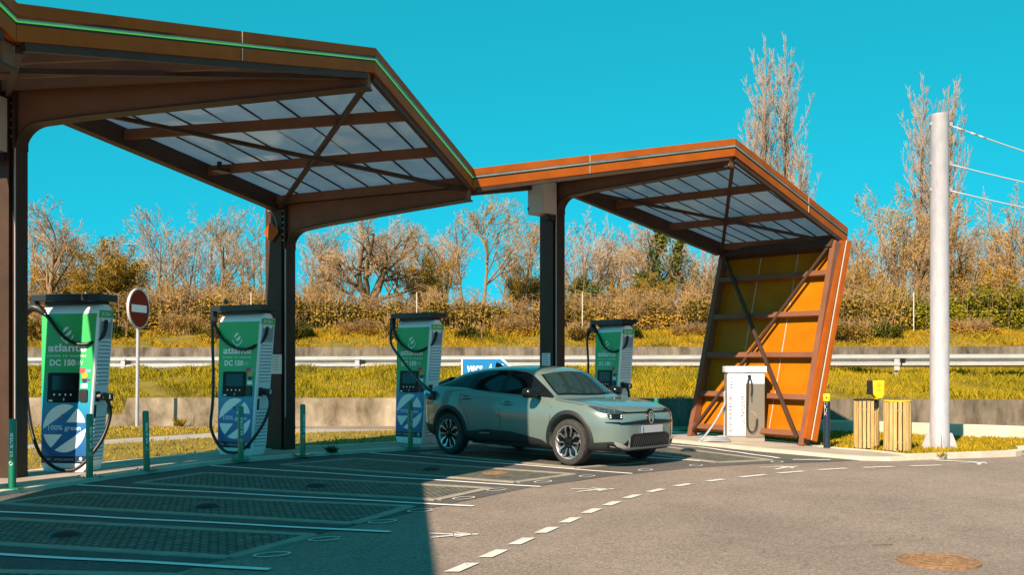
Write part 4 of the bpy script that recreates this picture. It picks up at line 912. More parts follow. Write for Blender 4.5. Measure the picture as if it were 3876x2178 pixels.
zr = [(-2.16, .84), (-2.10, 1.02), (-2.0, 1.085), (-1.85, 1.13), (-1.6, 1.215), (-1.3, 1.315), (-1.0, 1.372), (-.6, 1.405), (-.2, 1.412), (.15, 1.40), (.35, 1.365), (.5, 1.285), (.7, 1.14), (.88, 1.02), (.98, .975), (1.1, .955), (1.25, .945), (1.5, .92), (1.75, .88), (1.95, .825), (2.05, .775), (2.10, .735), (2.13, .68)]
yr = [(-2.16, .50), (-2.0, .60), (-1.6, .60), (-1.0, .61), (-.2, .615), (.35, .61), (.7, .66), (.95, .70), (1.1, .70), (1.5, .66), (1.9, .56), (2.1, .40), (2.13, .34)]
zb_ = [(-2.16, .82), (-2.1, .95), (-2.0, 1.02), (-1.85, 1.075), (-1.6, 1.10), (-1.2, 1.085), (-.9, 1.06), (-.4, 1.035), (0, 1.02), (.5, .995), (.95, .965), (1.1, .945), (1.3, .925), (1.55, .895), (1.75, .855), (1.95, .795), (2.05, .745), (2.10, .71), (2.13, .66)]
wy = [(-2.16, .62), (-2.10, .73), (-2.0, .79), (-1.85, .84), (-1.6, .875), (-1.3, .89), (-.9, .882), (-.4, .875), (0, .872), (.5, .875), (1.0, .885), (1.3, .89), (1.6, .875), (1.75, .85), (1.9, .79), (2.0, .71), (2.07, .62), (2.11, .52), (2.13, .44)]
zlo = [(-2.16, .42), (-2.1, .34), (-2.0, .28), (-1.7, .22), (1.5, .20), (1.9, .20), (2.05, .22), (2.13, .28)]
ST = [-2.16, -2.13, -2.08, -2.0, -1.88, -1.7, -1.5, -1.25, -1.0, -.75, -.45, -.15, .1, .3, .42, .52, .62, .75, .88, 1.0, 1.1, 1.2, 1.4, 1.6, 1.75, 1.88, 1.97, 2.04, 2.09, 2.12, 2.13]
mb = MB()
def section(x):
    W = smooth_interp(x, wy); zl = interp(x, zlo); zbl = smooth_interp(x, zb_); Z = smooth_interp(x, zc); zr_ = min(smooth_interp(x, zr), Z - .004); Y = smooth_interp(x, yr)
    gh = max(0.0, min(1.0, (zr_ - zbl - .03) / .15))
    hh = zbl - zl
    low = [(0, zl), (W*.62, zl), (W*.90, zl + .01), (W*.965, zl + .09), (W*.985, zl + hh*.28), (W*.992, zl + hh*.46), (W, zl + hh*.62), (W*.992, zl + hh*.78), (W*.965, zl + hh*.92)]
    bx = W*.925 if gh > 0 else W*.90
    low.append((bx*1.01, zbl - .008 + .006))
    low.append((bx*.975 if gh > .2 else bx*.95, zbl + .014))
    y1 = bx*.965 + (Y - bx*.965) * .5
    low.append(((bx*.97 + (Y - bx*.97)*.42) if gh > 0 else Y + (bx*.95 - Y)*.5, zbl + (zr_ - zbl)*.46 + .012))
    low.append((Y + .028*gh, zr_ - .035*gh)); low.append((Y - .03, zr_ + .006))
    low.append((Y*.62, zr_ + (Z - zr_)*.68)); low.append((Y*.3, zr_ + (Z - zr_)*.93)); low.append((0, Z))
    return low
rows = []
for x in ST:
    s = section(x); full = [(x, -y, z) for y, z in s] + [(x, y, z) for y, z in s[-2:0:-1]]
    rows.append(full)
nn = len(rows[0]); vs = [p for r in rows for p in r]
fs = [(i*nn + j, i*nn + (j+1) % nn, (i+1)*nn + (j+1) % nn, (i+1)*nn + j) for i in range(len(ST) - 1) for j in range(nn)]
fs += [tuple(range(nn))[::-1], tuple((len(ST)-1)*nn + j for j in range(nn))]
mb.add(vs, fs); body = mb.build('body', M_car, None, smooth=True)
sb_ = body.modifiers.new('s', 'SUBSURF'); sb_.levels = sb_.render_levels = 2
def evald(o):
    dg = bpy.context.evaluated_depsgraph_get(); return bpy.data.meshes.new_from_object(o.evaluated_get(dg))
body.data = evald(body); body.modifiers.clear()
bvh = BVHTree.FromPolygons([v.co.copy() for v in body.data.vertices], [tuple(p.vertices) for p in body.data.polygons])
WHX = [(1.31, -1), (1.31, 1), (-1.342, -1), (-1.342, 1)]; ZA, RT = .338, .338
for x, s in WHX:
    c = MB(); c.tube([(x, s*.55, ZA + .02), (x, s*1.1, ZA + .02)], .392, 40); co_ = c.build('cut', M_clad)
    m_ = body.modifiers.new('b', 'BOOLEAN'); m_.operation = 'DIFFERENCE'; m_.object = co_; m_.solver = 'EXACT'
    me_ = evald(body); body.modifiers.clear(); bpy.data.objects.remove(co_)
    if len(me_.polygons) > 1000: body.data = me_
body.data.polygons.foreach_set('use_smooth', [True]*len(body.data.polygons)); body.data.set_sharp_from_angle(angle=R(38)); body.parent = car
if len(body.data.materials) > 1:
    pass
def proj(p, d, eps):
    p = V3(p); d = V3(d).normalized()
    h, nrm, i, ds = bvh.ray_cast(p - d*3, d)
    if h is None:
        h, nrm, i, ds = bvh.find_nearest(p)
    return h - d*eps if True else h
def patch(name, fa, fb, n, m, d, eps, mt, par=None, thick=.0, only=None):
    """a strip between two guide curves fa(t), fb(t), laid on the body along direction d"""
    mb = MB(); vs = []
    for i in range(n + 1):
        t = i / n; a = V3(fa(t)); b = V3(fb(t))
        for j in range(m + 1): vs.append(proj(a.lerp(b, j / m), d, eps))
    fs = [(i*(m+1) + j, (i+1)*(m+1) + j, (i+1)*(m+1) + j + 1, i*(m+1) + j + 1) for i in range(n) for j in range(m)]
    mb.add(vs, fs)
    o = mb.build(name, mt, par or car, smooth=True)
    return o
up_w = [(-1.60, 1.128), (-1.5, 1.165), (-1.2, 1.275), (-.9, 1.335), (-.6, 1.372), (-.3, 1.384), (0, 1.378), (.25, 1.35), (.42, 1.29), (.6, 1.18), (.8, 1.055), (.93, .985)]
lo_w = [(-1.60, 1.115), (-1.3, 1.112), (-.98, 1.102), (-.76, 1.065), (0, 1.022), (.5, 1.0), (.93, .975)]
for s in (-1, 1):
    D_ = (0, -s, 0)
    X_ = lambda a, b: (lambda t: a + (b - a) * t)
    q = X_(-1.60, .93); patch('window_trim', lambda t: (q(t), s*.8, interp(q(t), lo_w)), lambda t: (q(t), s*.8, interp(q(t), up_w)), 50, 8, D_, .004, M_gloss)
    gl = lambda a, b, c, d2: patch('side_window', lambda t: (a + (b - a)*t, s*.8, interp(a + (b - a)*t, lo_w) + .016), lambda t: (c + (d2 - c)*t, s*.8, interp(c + (d2 - c)*t, up_w) - .018), 24, 8, D_, .008, M_glass)
    gl(-.07, .78, -.05, .62); gl(-.80, -.20, -.66, -.16); gl(-1.52, -.95, -1.42, -.80)
    # lower cladding, arches, seams, handles
    sill_u = [(-.95, .40), (-.7, .42), (-.46, .452), (.12, .44), (.77, .35), (.93, .26)]
    q2 = X_(-.96, .93); cl = patch('sill_cladding', lambda t: (q2(t), s*.9, .212), lambda t: (q2(t), s*.9, interp(q2(t), sill_u)), 40, 6, D_, .010, M_clad)
    mbs = MB(); mbs.add([proj((x, s*.9, z), D_, .014) for x, z in ((-.60, .395), (-.36, .398), (-.37, .388), (-.58, .385))], [(0, 1, 2, 3)]); mbs.build('sill_badge', M_silver, cl)
    for wx, ra in ((1.31, 0), (-1.342, 0)):
        mbs = MB(); vs = []; k = 40
        for i in range(k + 1):
            a = R(-22 + 224 * i / k)
            for r_ in (.393, .41, .43, .452): vs.append(proj((wx + r_*math.cos(a), s*.9, ZA + .02 + r_*math.sin(a)), D_, .004 if r_ == .452 else (.016 if r_ < .44 else .012)))
        mbs.add(vs, [(i*4 + j, (i+1)*4 + j, (i+1)*4 + j + 1, i*4 + j + 1) for i in range(k) for j in range(3)]); mbs.build('arch_cladding', M_clad, car, smooth=True)
    def seam(pts, w_=.007):
        mbs = MB(); L_ = []; 
        for i, (x, z) in enumerate(pts):
            a = V3(pts[max(i-1, 0)]); b = V3(pts[min(i+1, len(pts)-1)]); d2 = (b - a).normalized(); nx, nz = -d2[1]*w_/2, d2[0]*w_/2
            L_ += [proj((x + nx, s*.9, z + nz), D_, .0025), proj((x - nx, s*.9, z - nz), D_, .0025)]
        mbs.add(L_, [(2*i, 2*i+1, 2*i+3, 2*i+2) for i in range(len(pts) - 1)]); mbs.build('door_seam', M_dark, car)
    seam([(-.145, 1.02), (-.145, .9), (-.145, .75), (-.13, .6), (-.12, .46)])
    seam([(.93, .96), (.955, .85), (.95, .7), (.93, .55), (.92, .42), (.92, .34)])
    seam([(-.96, 1.09), (-1.05, 1.0), (-1.07, .92), (-1.03, .83), (-.93, .72), (-.86, .6), (-.84, .44)])
    seam([(1.0, .955), (1.12, .935), (1.3, .915), (1.5, .89), (1.66, .865)], .006)
    for hx, hz in ((.02, .862), (-.93, .928)):
        mbs = MB(); P_ = [proj((hx + (i/8 - .5)*.25, s*.9, hz + .006*math.cos((i/8 - .5)*3)), D_, .012 + .022*math.sin(math.pi*i/8)) for i in range(9)]
        mbs.tube(P_, [.008, .013, .016, .017, .017, .017, .016, .013, .008], 8); h_ = mbs.build('door_handle', M_car, car, smooth=True)
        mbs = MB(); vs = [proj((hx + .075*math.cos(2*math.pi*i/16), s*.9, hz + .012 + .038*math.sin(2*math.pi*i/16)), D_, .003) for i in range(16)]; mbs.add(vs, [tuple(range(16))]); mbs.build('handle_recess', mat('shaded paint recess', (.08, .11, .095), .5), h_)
    # mirror
    mbs = MB(); mx_ = V3((.66, s*1.0, 1.035)); vs = []; k = 12
    for (dx, sc_, dy) in ((-.075, .80, 0), (-.05, 1.0, 0), (.02, 1.0, 0), (.07, .80, -.005), (.105, .40, -.015)):
        for j in range(k):
            a = 2*math.pi*j/k; ca, sa = math.cos(a), math.sin(a); e_ = .55
            vs.append(mx_ + V3((dx, s*(.115*sc_*math.copysign(abs(ca)**e_, ca) + dy), .075*sc_*math.copysign(abs(sa)**e_, sa) + .01)))
    mbs.add(vs, [(i*k + j, i*k + (j+1) % k, (i+1)*k + (j+1) % k, (i+1)*k + j) for i in range(4) for j in range(k)] + [tuple(range(k)), tuple(4*k + j for j in range(k))]); 
    mbs.beam((.66, s*.82, .985), (.665, s*.95, 1.0), .07, .035); mr = mbs.build('mirror', M_gloss, car, smooth=True, angle=50)
    # lamps and bumper corners, seen from the front quarter
    Dq = V3((-1, -s*1.0, 0)).normalized()
    hl_u = [(1.70, .86, .885), (1.86, .80, .862), (2.0, .70, .828), (2.09, .50, .796)]; hl_l = [(1.73, .86, .862), (1.86, .80, .79), (2.0, .70, .768), (2.09, .50, .770)]
    def cv(P_):
        def f(t):
            u = t * (len(P_) - 1); i = min(int(u), len(P_) - 2); a = V3(P_[i]).lerp(V3(P_[i+1]), u - i); return (a.x, a.y*s, a.z)
        return f
    hl = patch('headlight', cv(hl_l), cv(hl_u), 18, 5, Dq, .006, M_lampg)
    inner = [((1.84, .81, .81), (1.93, .755, .806), (1.93, .755, .845), (1.84, .81, .85)), ((1.955, .735, .79), (2.02, .66, .788), (2.02, .66, .81), (1.955, .735, .825))]
    mbs = MB()
    for Q_ in inner: mbs.add([proj((x, y*s, z), Dq, .010) for x, y, z in Q_], [(0, 1, 2, 3)])
    mbs.build('lamp_element', M_chrome, hl)
    dl = patch('daytime_light', cv([(1.97, .735, .695), (2.07, .56, .690)]), cv([(1.95, .76, .765), (2.07, .56, .768)]), 8, 3, Dq, .007, M_gloss)
    mbs = MB()
    for z in (.712, .738):
        a, b = cv([(1.975, .725, z), (2.065, .57, z)]), cv([(1.975, .725, z + .014), (2.065, .57, z + .014)])
        mbs.add([proj(a(0), Dq, .011), proj(a(1), Dq, .011), proj(b(1), Dq, .011), proj(b(0), Dq, .011)], [(0, 1, 2, 3)])
    mbs.build('light_bar', M_white, dl)
    patch('bumper_cladding', cv([(1.70, .88, .205), (1.85, .83, .205), (2.0, .72, .21), (2.08, .58, .225)]), cv([(1.70, .88, .345), (1.85, .83, .36), (2.0, .72, .375), (2.06, .62, .34)]), 16, 5, Dq, .008, M_clad)
    fg = patch('fog_lamp', cv([(1.955, .765, .285), (2.04, .65, .285)]), cv([(1.955, .765, .345), (2.03, .66, .33)]), 6, 3, Dq, .012, M_gloss)
    mbs = MB(); mbs.add([proj((x, y*s, z), Dq, .016) for x, y, z in ((1.985, .735, .30), (2.03, .67, .292), (2.03, .67, .30), (1.985, .735, .315))], [(0, 1, 2, 3)]); mbs.build('lamp_element', M_silver, fg)
    patch('bumper_slash', cv([(1.93, .775, .645), (2.06, .60, .622)]), cv([(1.93, .775, .655), (2.06, .60, .655)]), 8, 2, Dq, .006, M_gloss)
    # rear corner
    patch('tail_light', lambda t: (-1.80 - .25*t, s*(.86 - .10*t), .80 + .03*t), lambda t: (-1.80 - .25*t, s*(.86 - .10*t), .92 + .01*t), 8, 4, V3((1, -s, 0)), .006, mat('tail lamp red', (.12, .006, .008), .15, coat=1))
    patch('rear_cladding', lambda t: (-1.72 - .36*t, s*(.88 - .14*t), .27 + .08*t), lambda t: (-1.72 - .36*t, s*(.88 - .14*t), .46 + .03*t), 12, 4, V3((1, -s, 0)), .008, M_clad)
# windscreen, rear glass, bonnet lines
Dt = V3((0, 0, -1))
patch('windscreen', lambda t: (1.055 - .135*abs(2*t - 1)**2.2, (t - .5)*1.34, 1.2), lambda t: (.555 - .085*abs(2*t - 1)**2, (t - .5)*1.13, 1.2), 30, 14, Dt, .004, M_gloss)
M_wind = mat('windscreen glass', (.014, .034, .034), .04, 0, coat=.3, spec=.5)
ws = patch('windscreen', lambda t: (1.02 - .13*abs(2*t - 1)**2.2, (t - .5)*1.27, 1.2), lambda t: (.575 - .085*abs(2*t - 1)**2, (t - .5)*1.07, 1.2), 30, 14, Dt, .009, M_wind)
patch('rear_window', lambda t: (-1.80, (t - .5)*1.02, 1.2), lambda t: (-1.16, (t - .5)*1.08, 1.2), 12, 12, Dt, .005, M_glass)
mbs = MB(); sp_ = [(-1.62, .0)]
mbs.hexa([(-1.86, -.64, 1.10), (-1.86, .64, 1.10), (-1.60, .64, 1.17), (-1.60, -.64, 1.17)], [(-1.90, -.62, 1.165), (-1.90, .62, 1.165), (-1.60, .60, 1.265), (-1.60, -.60, 1.265)]); mbs.build('spoiler', M_gloss, car, bevel=.012)
mbs = MB(); vs = [(-.92, 0, 1.43), (-1.10, 0, 1.405), (-1.11, 0, 1.50), (-1.075, 0, 1.505)]
mbs.hexa([(-.9, -.03, 1.425), (-.9, .03, 1.425), (-1.12, .03, 1.395), (-1.12, -.03, 1.395)], [(-1.07, -.005, 1.505), (-1.07, .005, 1.505), (-1.115, .005, 1.505), (-1.115, -.005, 1.505)]); mbs.build('antenna_fin', M_gloss, car)
for a, b in (((1.02, .33), (.70, .05)), ((1.0, -.15), (.78, -.42))):
    mbs = MB(); mbs.tube([proj((a[0] + (b[0]-a[0])*i/8, a[1] + (b[1]-a[1])*i/8, 1.2), Dt, .016) for i in range(9)], .007, 5); mbs.build('wiper', M_blk, car)
for s in (-1, 1):
    for pts in ([(2.03, .50), (1.8, .60), (1.5, .665), (1.15, .70)],):
        mbs = MB(); L_ = []
        for i in range(25):
            u = i/24*(len(pts)-1); k = min(int(u), len(pts)-2); x = pts[k][0] + (pts[k+1][0]-pts[k][0])*(u-k); y = pts[k][1] + (pts[k+1][1]-pts[k][1])*(u-k)
            L_ += [proj((x, s*(y - .003), 2), Dt, .002), proj((x, s*(y + .003), 2), Dt, .002)]
        mbs.add(L_, [(2*i, 2*i+1, 2*i+3, 2*i+2) for i in range(24)]); mbs.build('bonnet_seam', M_dark, car)
Dx = V3((-1, 0, 0))
P2d = lambda y0, y1, f0, f1: ((lambda t: (2.1, y0 + (y1 - y0)*t, f0(y0 + (y1 - y0)*t))), (lambda t: (2.1, y0 + (y1 - y0)*t, f1(y0 + (y1 - y0)*t))))
fa, fb = P2d(-.52, .52, lambda y: .768, lambda y: .790); patch('bonnet_lip', fa, fb, 24, 2, Dx, .006, M_gloss)
fa, fb = P2d(-.62, .62, lambda y: .607 + .012*abs(y), lambda y: .675 - .06*(max(abs(y) - .12, 0))); patch('grille_bar', fa, fb, 28, 3, Dx, .008, M_gloss)
fa, fb = P2d(-.60, .60, lambda y: .268 + .015*max(abs(y) - .4, 0), lambda y: .478 if abs(y) < .40 else .478 - (abs(y) - .40)*.9); lg = patch('lower_grille', fa, fb, 28, 5, Dx, .006, M_gloss)
mbs = MB()
for y in [(-.40 + .045*i) for i in range(18)]:
    a = [proj((2.1, y + dy, z), Dx, .010) for dy, z in ((0, .29), (.012, .29), (.075, .455), (.063, .455))]; mbs.add(a, [(0, 1, 2, 3)])
mbs.build('grille_slat', mat('grille grey', (.05, .05, .052), .4), lg)
for y in (-.47, .47):
    mbs = MB(); mbs.add([proj((2.1, y + dy, z), Dx, .012) for dy, z in ((-.014, .285), (.014, .285), (.008, .43), (-.016, .43))], [(0, 1, 2, 3)]); mbs.build('grille_blade', M_silver, lg)
fa, fb = P2d(-.70, .70, lambda y: .222, lambda y: .250 if abs(y) < .55 else .25); patch('lower_lip', fa, fb, 24, 2, Dx, .010, M_clad)
fa, fb = P2d(-.68, .68, lambda y: .248 + .0*abs(y) + (max(abs(y) - .50, 0))*.38, lambda y: .285 + (max(abs(y) - .46, 0))*.42); patch('skid_trim', fa, fb, 34, 3, Dx, .014, M_silver)
# plate and emblem on the nose
xn = proj((2.1, 0, .5), Dx, 0).x
mbs = MB(); mbs.box((xn + .016, .03, .535), (.014, .49, .104)); pl_ = mbs.build('number_plate', mat('blank plate', (.45, .43, .45), .5), car, bevel=.004)
mbs = MB(); mbs.box((xn + .0240, -.20, .535), (.003, .03, .09)); mbs.build('blue_band', M_blue, pl_)
ex = max(proj((2.1, 0, .70), Dx, 0).x, proj((2.1, 0, .64), Dx, 0).x) + .004
Me = Matrix(((0, 0, 1, ex), (1, 0, 0, 0), (0, 1, 0, .705), (0, 0, 0, 1)))
mbs = MB(); mbs.prism([(.066*x, .112*y + .012) for x, y in arcpts(0, 345, 23)], -.03, .010, Me); em = mbs.build('emblem', M_gloss, car)
mbs = MB(); n = 28; ov = [(.056*math.cos(2*math.pi*i/n), .092*math.sin(2*math.pi*i/n)) for i in range(n)]; iv = [(.046*math.cos(2*math.pi*i/n), .080*math.sin(2*math.pi*i/n)) for i in range(n)]
vs = [Me @ V3((x, y, z)) for z in (.0105, .018) for (x, y) in ov + iv]
mbs.add(vs, [(2*n + i, 2*n + (i+1) % n, 3*n + (i+1) % n, 3*n + i) for i in range(n)] + [(i, (i+1) % n, 2*n + (i+1) % n, 2*n + i) for i in range(n)] + [(n + i, n + (i+1) % n, 3*n + (i+1) % n, 3*n + i) for i in range(n)])
for y0 in (-.030, .012): mbs.prism([(-.038, y0 - .022), (0, y0 + .030), (.038, y0 - .022), (.038, y0 - .002), (0, y0 + .050), (-.038, y0 - .002)], .0105, .017, Me)
mbs.build('emblem_mark', M_chrome, em)
# charge flap with its plug at the rear right corner
pf_ = V3((-1.80, -.84, .93)); hp = proj((-1.76, -.9, .955), (0, 1, 0), .0)
mbs = MB(); mbs.box((hp.x - .02, hp.y - .03, hp.z), (.16, .05, .15)); fl_ = mbs.build('charge_port', M_blk, car)
mbs = MB(); mbs.tube([(hp.x - .03, hp.y - .03, hp.z + .01), (hp.x - .06, hp.y - .14, hp.z + .05)], [.045, .04], 8); mbs.box((hp.x - .05, hp.y - .1, hp.z - .02), (.05, .05, .1)); mbs.build('port_plug', M_chrome, fl_)
# wheels
def wheel(x, s):
    M = Matrix.Translation((x, s*.885, ZA)) @ Matrix.Rotation(R(90), 4, 'X') if s < 0 else Matrix.Translation((x, s*.885, ZA)) @ Matrix.Rotation(R(-90), 4, 'X')
    mb = MB(); mb.lathe([(.238, -.20), (.30, -.205), (.325, -.19), (RT, -.16), (RT, -.045), (.326, -.016), (.30, -.002), (.262, -.004), (.243, -.012), (.236, -.03)], 48, M); ty = e = mb.build('wheel', M_tyre, car, smooth=True, angle=35)
    mb = MB()
    for i in range(60): a = 2*math.pi*i/60; mb.box((0, 0, 0), (.004, .008, .10), m=M @ Matrix.Rotation(a, 4, 'Z') @ Matrix.Translation((RT - .001, 0, -.10)) )
    mb.build('tread_block', M_dark, ty)
    mb = MB(); mb.lathe([(.236, -.20), (.236, -.012), (.243, -.008), (.243, -.014), (.228, -.03), (.222, -.19)], 48, M); rm = mb.build('rim', M_silver, e, smooth=True, angle=35)
    mb = MB(); mb.lathe([(0, -.10), (.225, -.10)], 32, M); mb.build('rim_back', M_dark, e)
    mb = MB(); mb.lathe([(0, -.075), (.16, -.075), (.16, -.085), (0, -.085)], 32, M); mb.build('brake_disc', M_bolt, e)
    sp1 = MB(); sp2 = MB()
    for i in range(5):
        A = M @ Matrix.Rotation(2*math.pi*i/5 + .3, 4, 'Z')
        for sg in (-1, 1):
            # a dark arm with a bright machined edge that forks at the rim
            sp1.hexa([A @ V3(p) for p in ((.03, sg*.004, -.045), (.03, sg*.030, -.045), (.225, sg*.072, -.035), (.225, sg*.020, -.035))], [A @ V3(p) for p in ((.03, sg*.004, -.028), (.03, sg*.030, -.028), (.225, sg*.072, -.014), (.225, sg*.020, -.014))])
            sp2.hexa([A @ V3(p) for p in ((.085, sg*.026, -.026), (.085, sg*.040, -.026), (.178, sg*.075, -.018), (.178, sg*.048, -.018))], [A @ V3(p) for p in ((.085, sg*.026, -.019), (.085, sg*.040, -.019), (.178, sg*.075, -.011), (.178, sg*.048, -.011))])
            sp2.hexa([A @ V3(p) for p in ((.178, sg*.050, -.018), (.178, sg*.080, -.018), (.232, sg*.052, -.013), (.232, sg*.018, -.013))], [A @ V3(p) for p in ((.178, sg*.050, -.011), (.178, sg*.080, -.011), (.232, sg*.052, -.006), (.232, sg*.018, -.006))])
    sp1.build('spoke', M_gloss, e); sp2.build('spoke_edge', M_chrome, e)
    mb = MB(); mb.lathe([(.06, -.045), (.06, -.022), (.035, -.014), (0, -.012)], 20, M); mb.build('hub', M_gloss, e, smooth=True, angle=40)
for x, s in WHX: wheel(x, s)
mbs = MB(); mbs.box((0, 0, .235), (2.0, 1.3, .08)); mbs.build('underbody', M_dark, car)

# ------------------------------------------------------------------ trees, brush and hedges beyond the motorway
def rot_about(v, ax, a): return Matrix.Rotation(a, 3, ax) @ v
def perp(v, rd):
    r_ = V3((rd.uniform(-1, 1), rd.uniform(-1, 1), rd.uniform(-1, 1))); p = v.cross(r_)
    return p.normalized() if p.length > 1e-3 else V3((1, 0, 0))
class TreeB:
    def __init__(s, seed, mr=.0125): s.mr = mr; s.T = MB(); s.C = MB(); s.L = MB(); s.rd = random.Random(seed); s.tips = []
    def seg(s, path, rads):
        big = rads[0] > .045
        mb = s.T if big else s.C; n = 6 if rads[0] > .12 else (4 if big else 3)
        mb.tube(path, [max(r_, s.mr) for r_ in rads], n, big)
    def grow(s, p, d, ln, r_, depth, P):
        rd = s.rd; n = max(3, int(ln / P['step'])); n = min(n, 9); path = [p.copy()]; rads = [r_]; sub = []
        for i in range(n):
            w_ = P['wob'] * (1.0 + .35 * depth)
            d = (d + V3((rd.gauss(0, w_), rd.gauss(0, w_), rd.gauss(0, w_))) + V3((0, 0, P['up'] * (1 if depth else .3)))).normalized()
            p = p + d * ln / n; path.append(p.copy()); rads.append(r_ * (1 - (i + 1) / n * P['taper']))
            if depth < P['depth'] and (i + 1) / n > P['bare'][min(depth, len(P['bare']) - 1)]:
                sub.append((p.copy(), d.copy(), rads[-1], (i + 1) / n))
        s.seg(path, rads)
        if depth >= P['depth']: s.tips.append((p.copy(), d.copy())); return
        nb = P['nb'][min(depth, len(P['nb']) - 1)]
        for k in range(nb):
            q, qd, qr, t = sub[int(k * len(sub) / nb) % len(sub)] if k < nb - 1 else sub[-1]
            ang = R(rd.gauss(P['ang'], 11)); nd = rot_about(qd, perp(qd, rd), ang)
            if P.get('flat') and nd.z < -.1: nd.z *= .3
            l2 = ln * P['len'] * rd.uniform(.65, 1.15) * (1.12 - .42 * t)
            s.grow(q, nd.normalized(), l2, max(qr * P['rr'], .010), depth + 1, P)
    def leaves(s, prob, size, k, spread):
        rd = s.rd
        for p, d in s.tips:
            if rd.random() > prob: continue
            for i in range(k):
                c = p + V3((rd.gauss(0, spread), rd.gauss(0, spread), rd.gauss(0, spread)))
                a = V3((rd.uniform(-1, 1), rd.uniform(-1, 1), rd.uniform(-1, 1))).normalized() * size * rd.uniform(.5, 1.2); b = perp(a, rd) * size * rd.uniform(.4, .8)
                v0 = len(s.L.v); s.L.v += [tuple(c - a), tuple(c + b), tuple(c + a), tuple(c - b)]; s.L.f.append((v0, v0+1, v0+2, v0+3)); s.L.mi.append(0)
def make_tree(kind, seed, bark, twig, leaf=None):
    B = TreeB(seed, .0155 if kind == 'poplar' else .0125); rd = B.rd
    if kind == 'spread':
        P = dict(step=.55, wob=.07, up=.05, taper=.55, depth=4, bare=[.32, .2, .15, .1], nb=[9, 7, 6, 4], ang=38, len=.60, rr=.62)
        B.grow(V3((0, 0, -.3)), V3((0, 0, 1)), 6.2, .20, 0, P)
    elif kind == 'vase':
        P = dict(step=.6, wob=.05, up=.07, taper=.5, depth=4, bare=[.42, .25, .2, .1], nb=[8, 6, 6, 4], ang=34, len=.58, rr=.6)
        B.grow(V3((0, 0, -.3)), V3((.05, 0, 1)), 6.8, .15, 0, P)
    elif kind == 'slender':
        P = dict(step=.7, wob=.04, up=.06, taper=.7, depth=3, bare=[.25, .25, .2], nb=[18, 8, 7], ang=42, len=.34, rr=.45)
        B.grow(V3((0, 0, -.3)), V3((-.03, 0, 1)), 9.6, .13, 0, P)
    elif kind == 'oak':
        P = dict(step=.5, wob=.13, up=.035, taper=.55, depth=4, bare=[.3, .25, .2, .15], nb=[6, 6, 5, 4], ang=44, len=.56, rr=.6)
        B.seg([V3((0, 0, -.5)), V3((.05, 0, .8)), V3((.0, 0, 1.6))], [.55, .45, .40])
        for dx, dz, ln, r_ in ((-.55, 1, 5.0, .20), (-.15, 1, 6.6, .30), (.05, 1, 6.8, .26), (.55, .9, 6.0, .24), (.9, .75, 6.2, .26), (1.1, .35, 4.6, .20), (-.9, .7, 4.2, .16)):
            B.grow(V3((dx*.25, rd.uniform(-.2, .2), 1.2)), V3((dx, rd.uniform(-.35, .35), dz)).normalized(), ln, r_, 0, P)
    elif kind == 'multi':
        P = dict(step=.55, wob=.06, up=.06, taper=.6, depth=3, bare=[.2, .2, .2], nb=[12, 7, 6], ang=32, len=.42, rr=.5)
        for i in range(7):
            a = i * .9; B.grow(V3((math.cos(a)*.25, math.sin(a)*.25, -.3)), V3((math.cos(a)*.32, math.sin(a)*.32, 1)).normalized(), rd.uniform(5.5, 8), .10, 0, P)
    elif kind == 'brush':
        P = dict(step=.45, wob=.09, up=.05, taper=.6, depth=3, bare=[.1, .15, .2], nb=[9, 6, 5], ang=34, len=.48, rr=.5)
        for i in range(12):
            a = i * 2.4; B.grow(V3((math.cos(a)*.7, math.sin(a)*.4, -.2)), V3((math.cos(a)*.45, math.sin(a)*.3, 1)).normalized(), rd.uniform(2.6, 4.6), .035, 0, P)
    elif kind == 'poplar':
        P = dict(step=1.2, wob=.022, up=.17, taper=.72, depth=3, bare=[.10, .10, .12], nb=[84, 17, 9], ang=27, len=.27, rr=.42)
        B.grow(V3((0, 0, -.5)), V3((0, 0, 1)), 24, .34, 0, P)
    t = thing('bare_tree', 'x', 'tree')
    B.T.build('trunk', bark, t, smooth=True); B.C.build('crown', twig, t)
    t['_h'] = sorted(v[2] for v in B.C.v)[int(len(B.C.v) * .995)]
    if leaf:
        B.leaves(*leaf[1:]); B.L.build('leaves', leaf[0], t)
    return t
PRO = {}
def proto(k, *a):
    if k not in PRO: PRO[k] = [make_tree(*a), 0]
    return PRO[k]
def px_x(px, y): return (px * 1.5047 - 1938.) * y / 3761.7
HT = {}
ARGS = {'spread': ('spread', 21, M_barkT, M_twig, (M_leafO, .12, .05, 2, .06)), 'spreadb': ('spread', 33, M_barkT, M_twig, (M_leafY, .35, .06, 2, .10)), 'vase': ('vase', 42, M_barkT, M_twigP, None), 'vaseb': ('vase', 57, M_barkT, M_twig, (M_leafY, .45, .06, 3, .12)),
        'slender': ('slender', 63, M_barkT, M_twigP, None), 'slenderb': ('slender', 71, M_barkT, M_twig, (M_leafY, .3, .06, 2, .1)), 'oak': ('oak', 84, M_barkD, M_twig, (M_leafY, .08, .06, 2, .1)), 'multi': ('multi', 92, M_barkT, M_twigP, None), 'multib': ('multi', 105, M_barkD, M_twig, (M_leafO, .4, .07, 3, .12)),
        'brush': ('brush', 113, M_barkD, M_twigB, (M_leafO, .8, .07, 4, .14)), 'brushb': ('brush', 127, M_barkT, M_twigB, (M_leafY, .9, .075, 6, .16)), 'poplar': ('poplar', 131, M_barkT, mat('pale poplar twigs', (.30, .22, .165), .9, 0, (.44, .34, .27), .5, 4), None)}
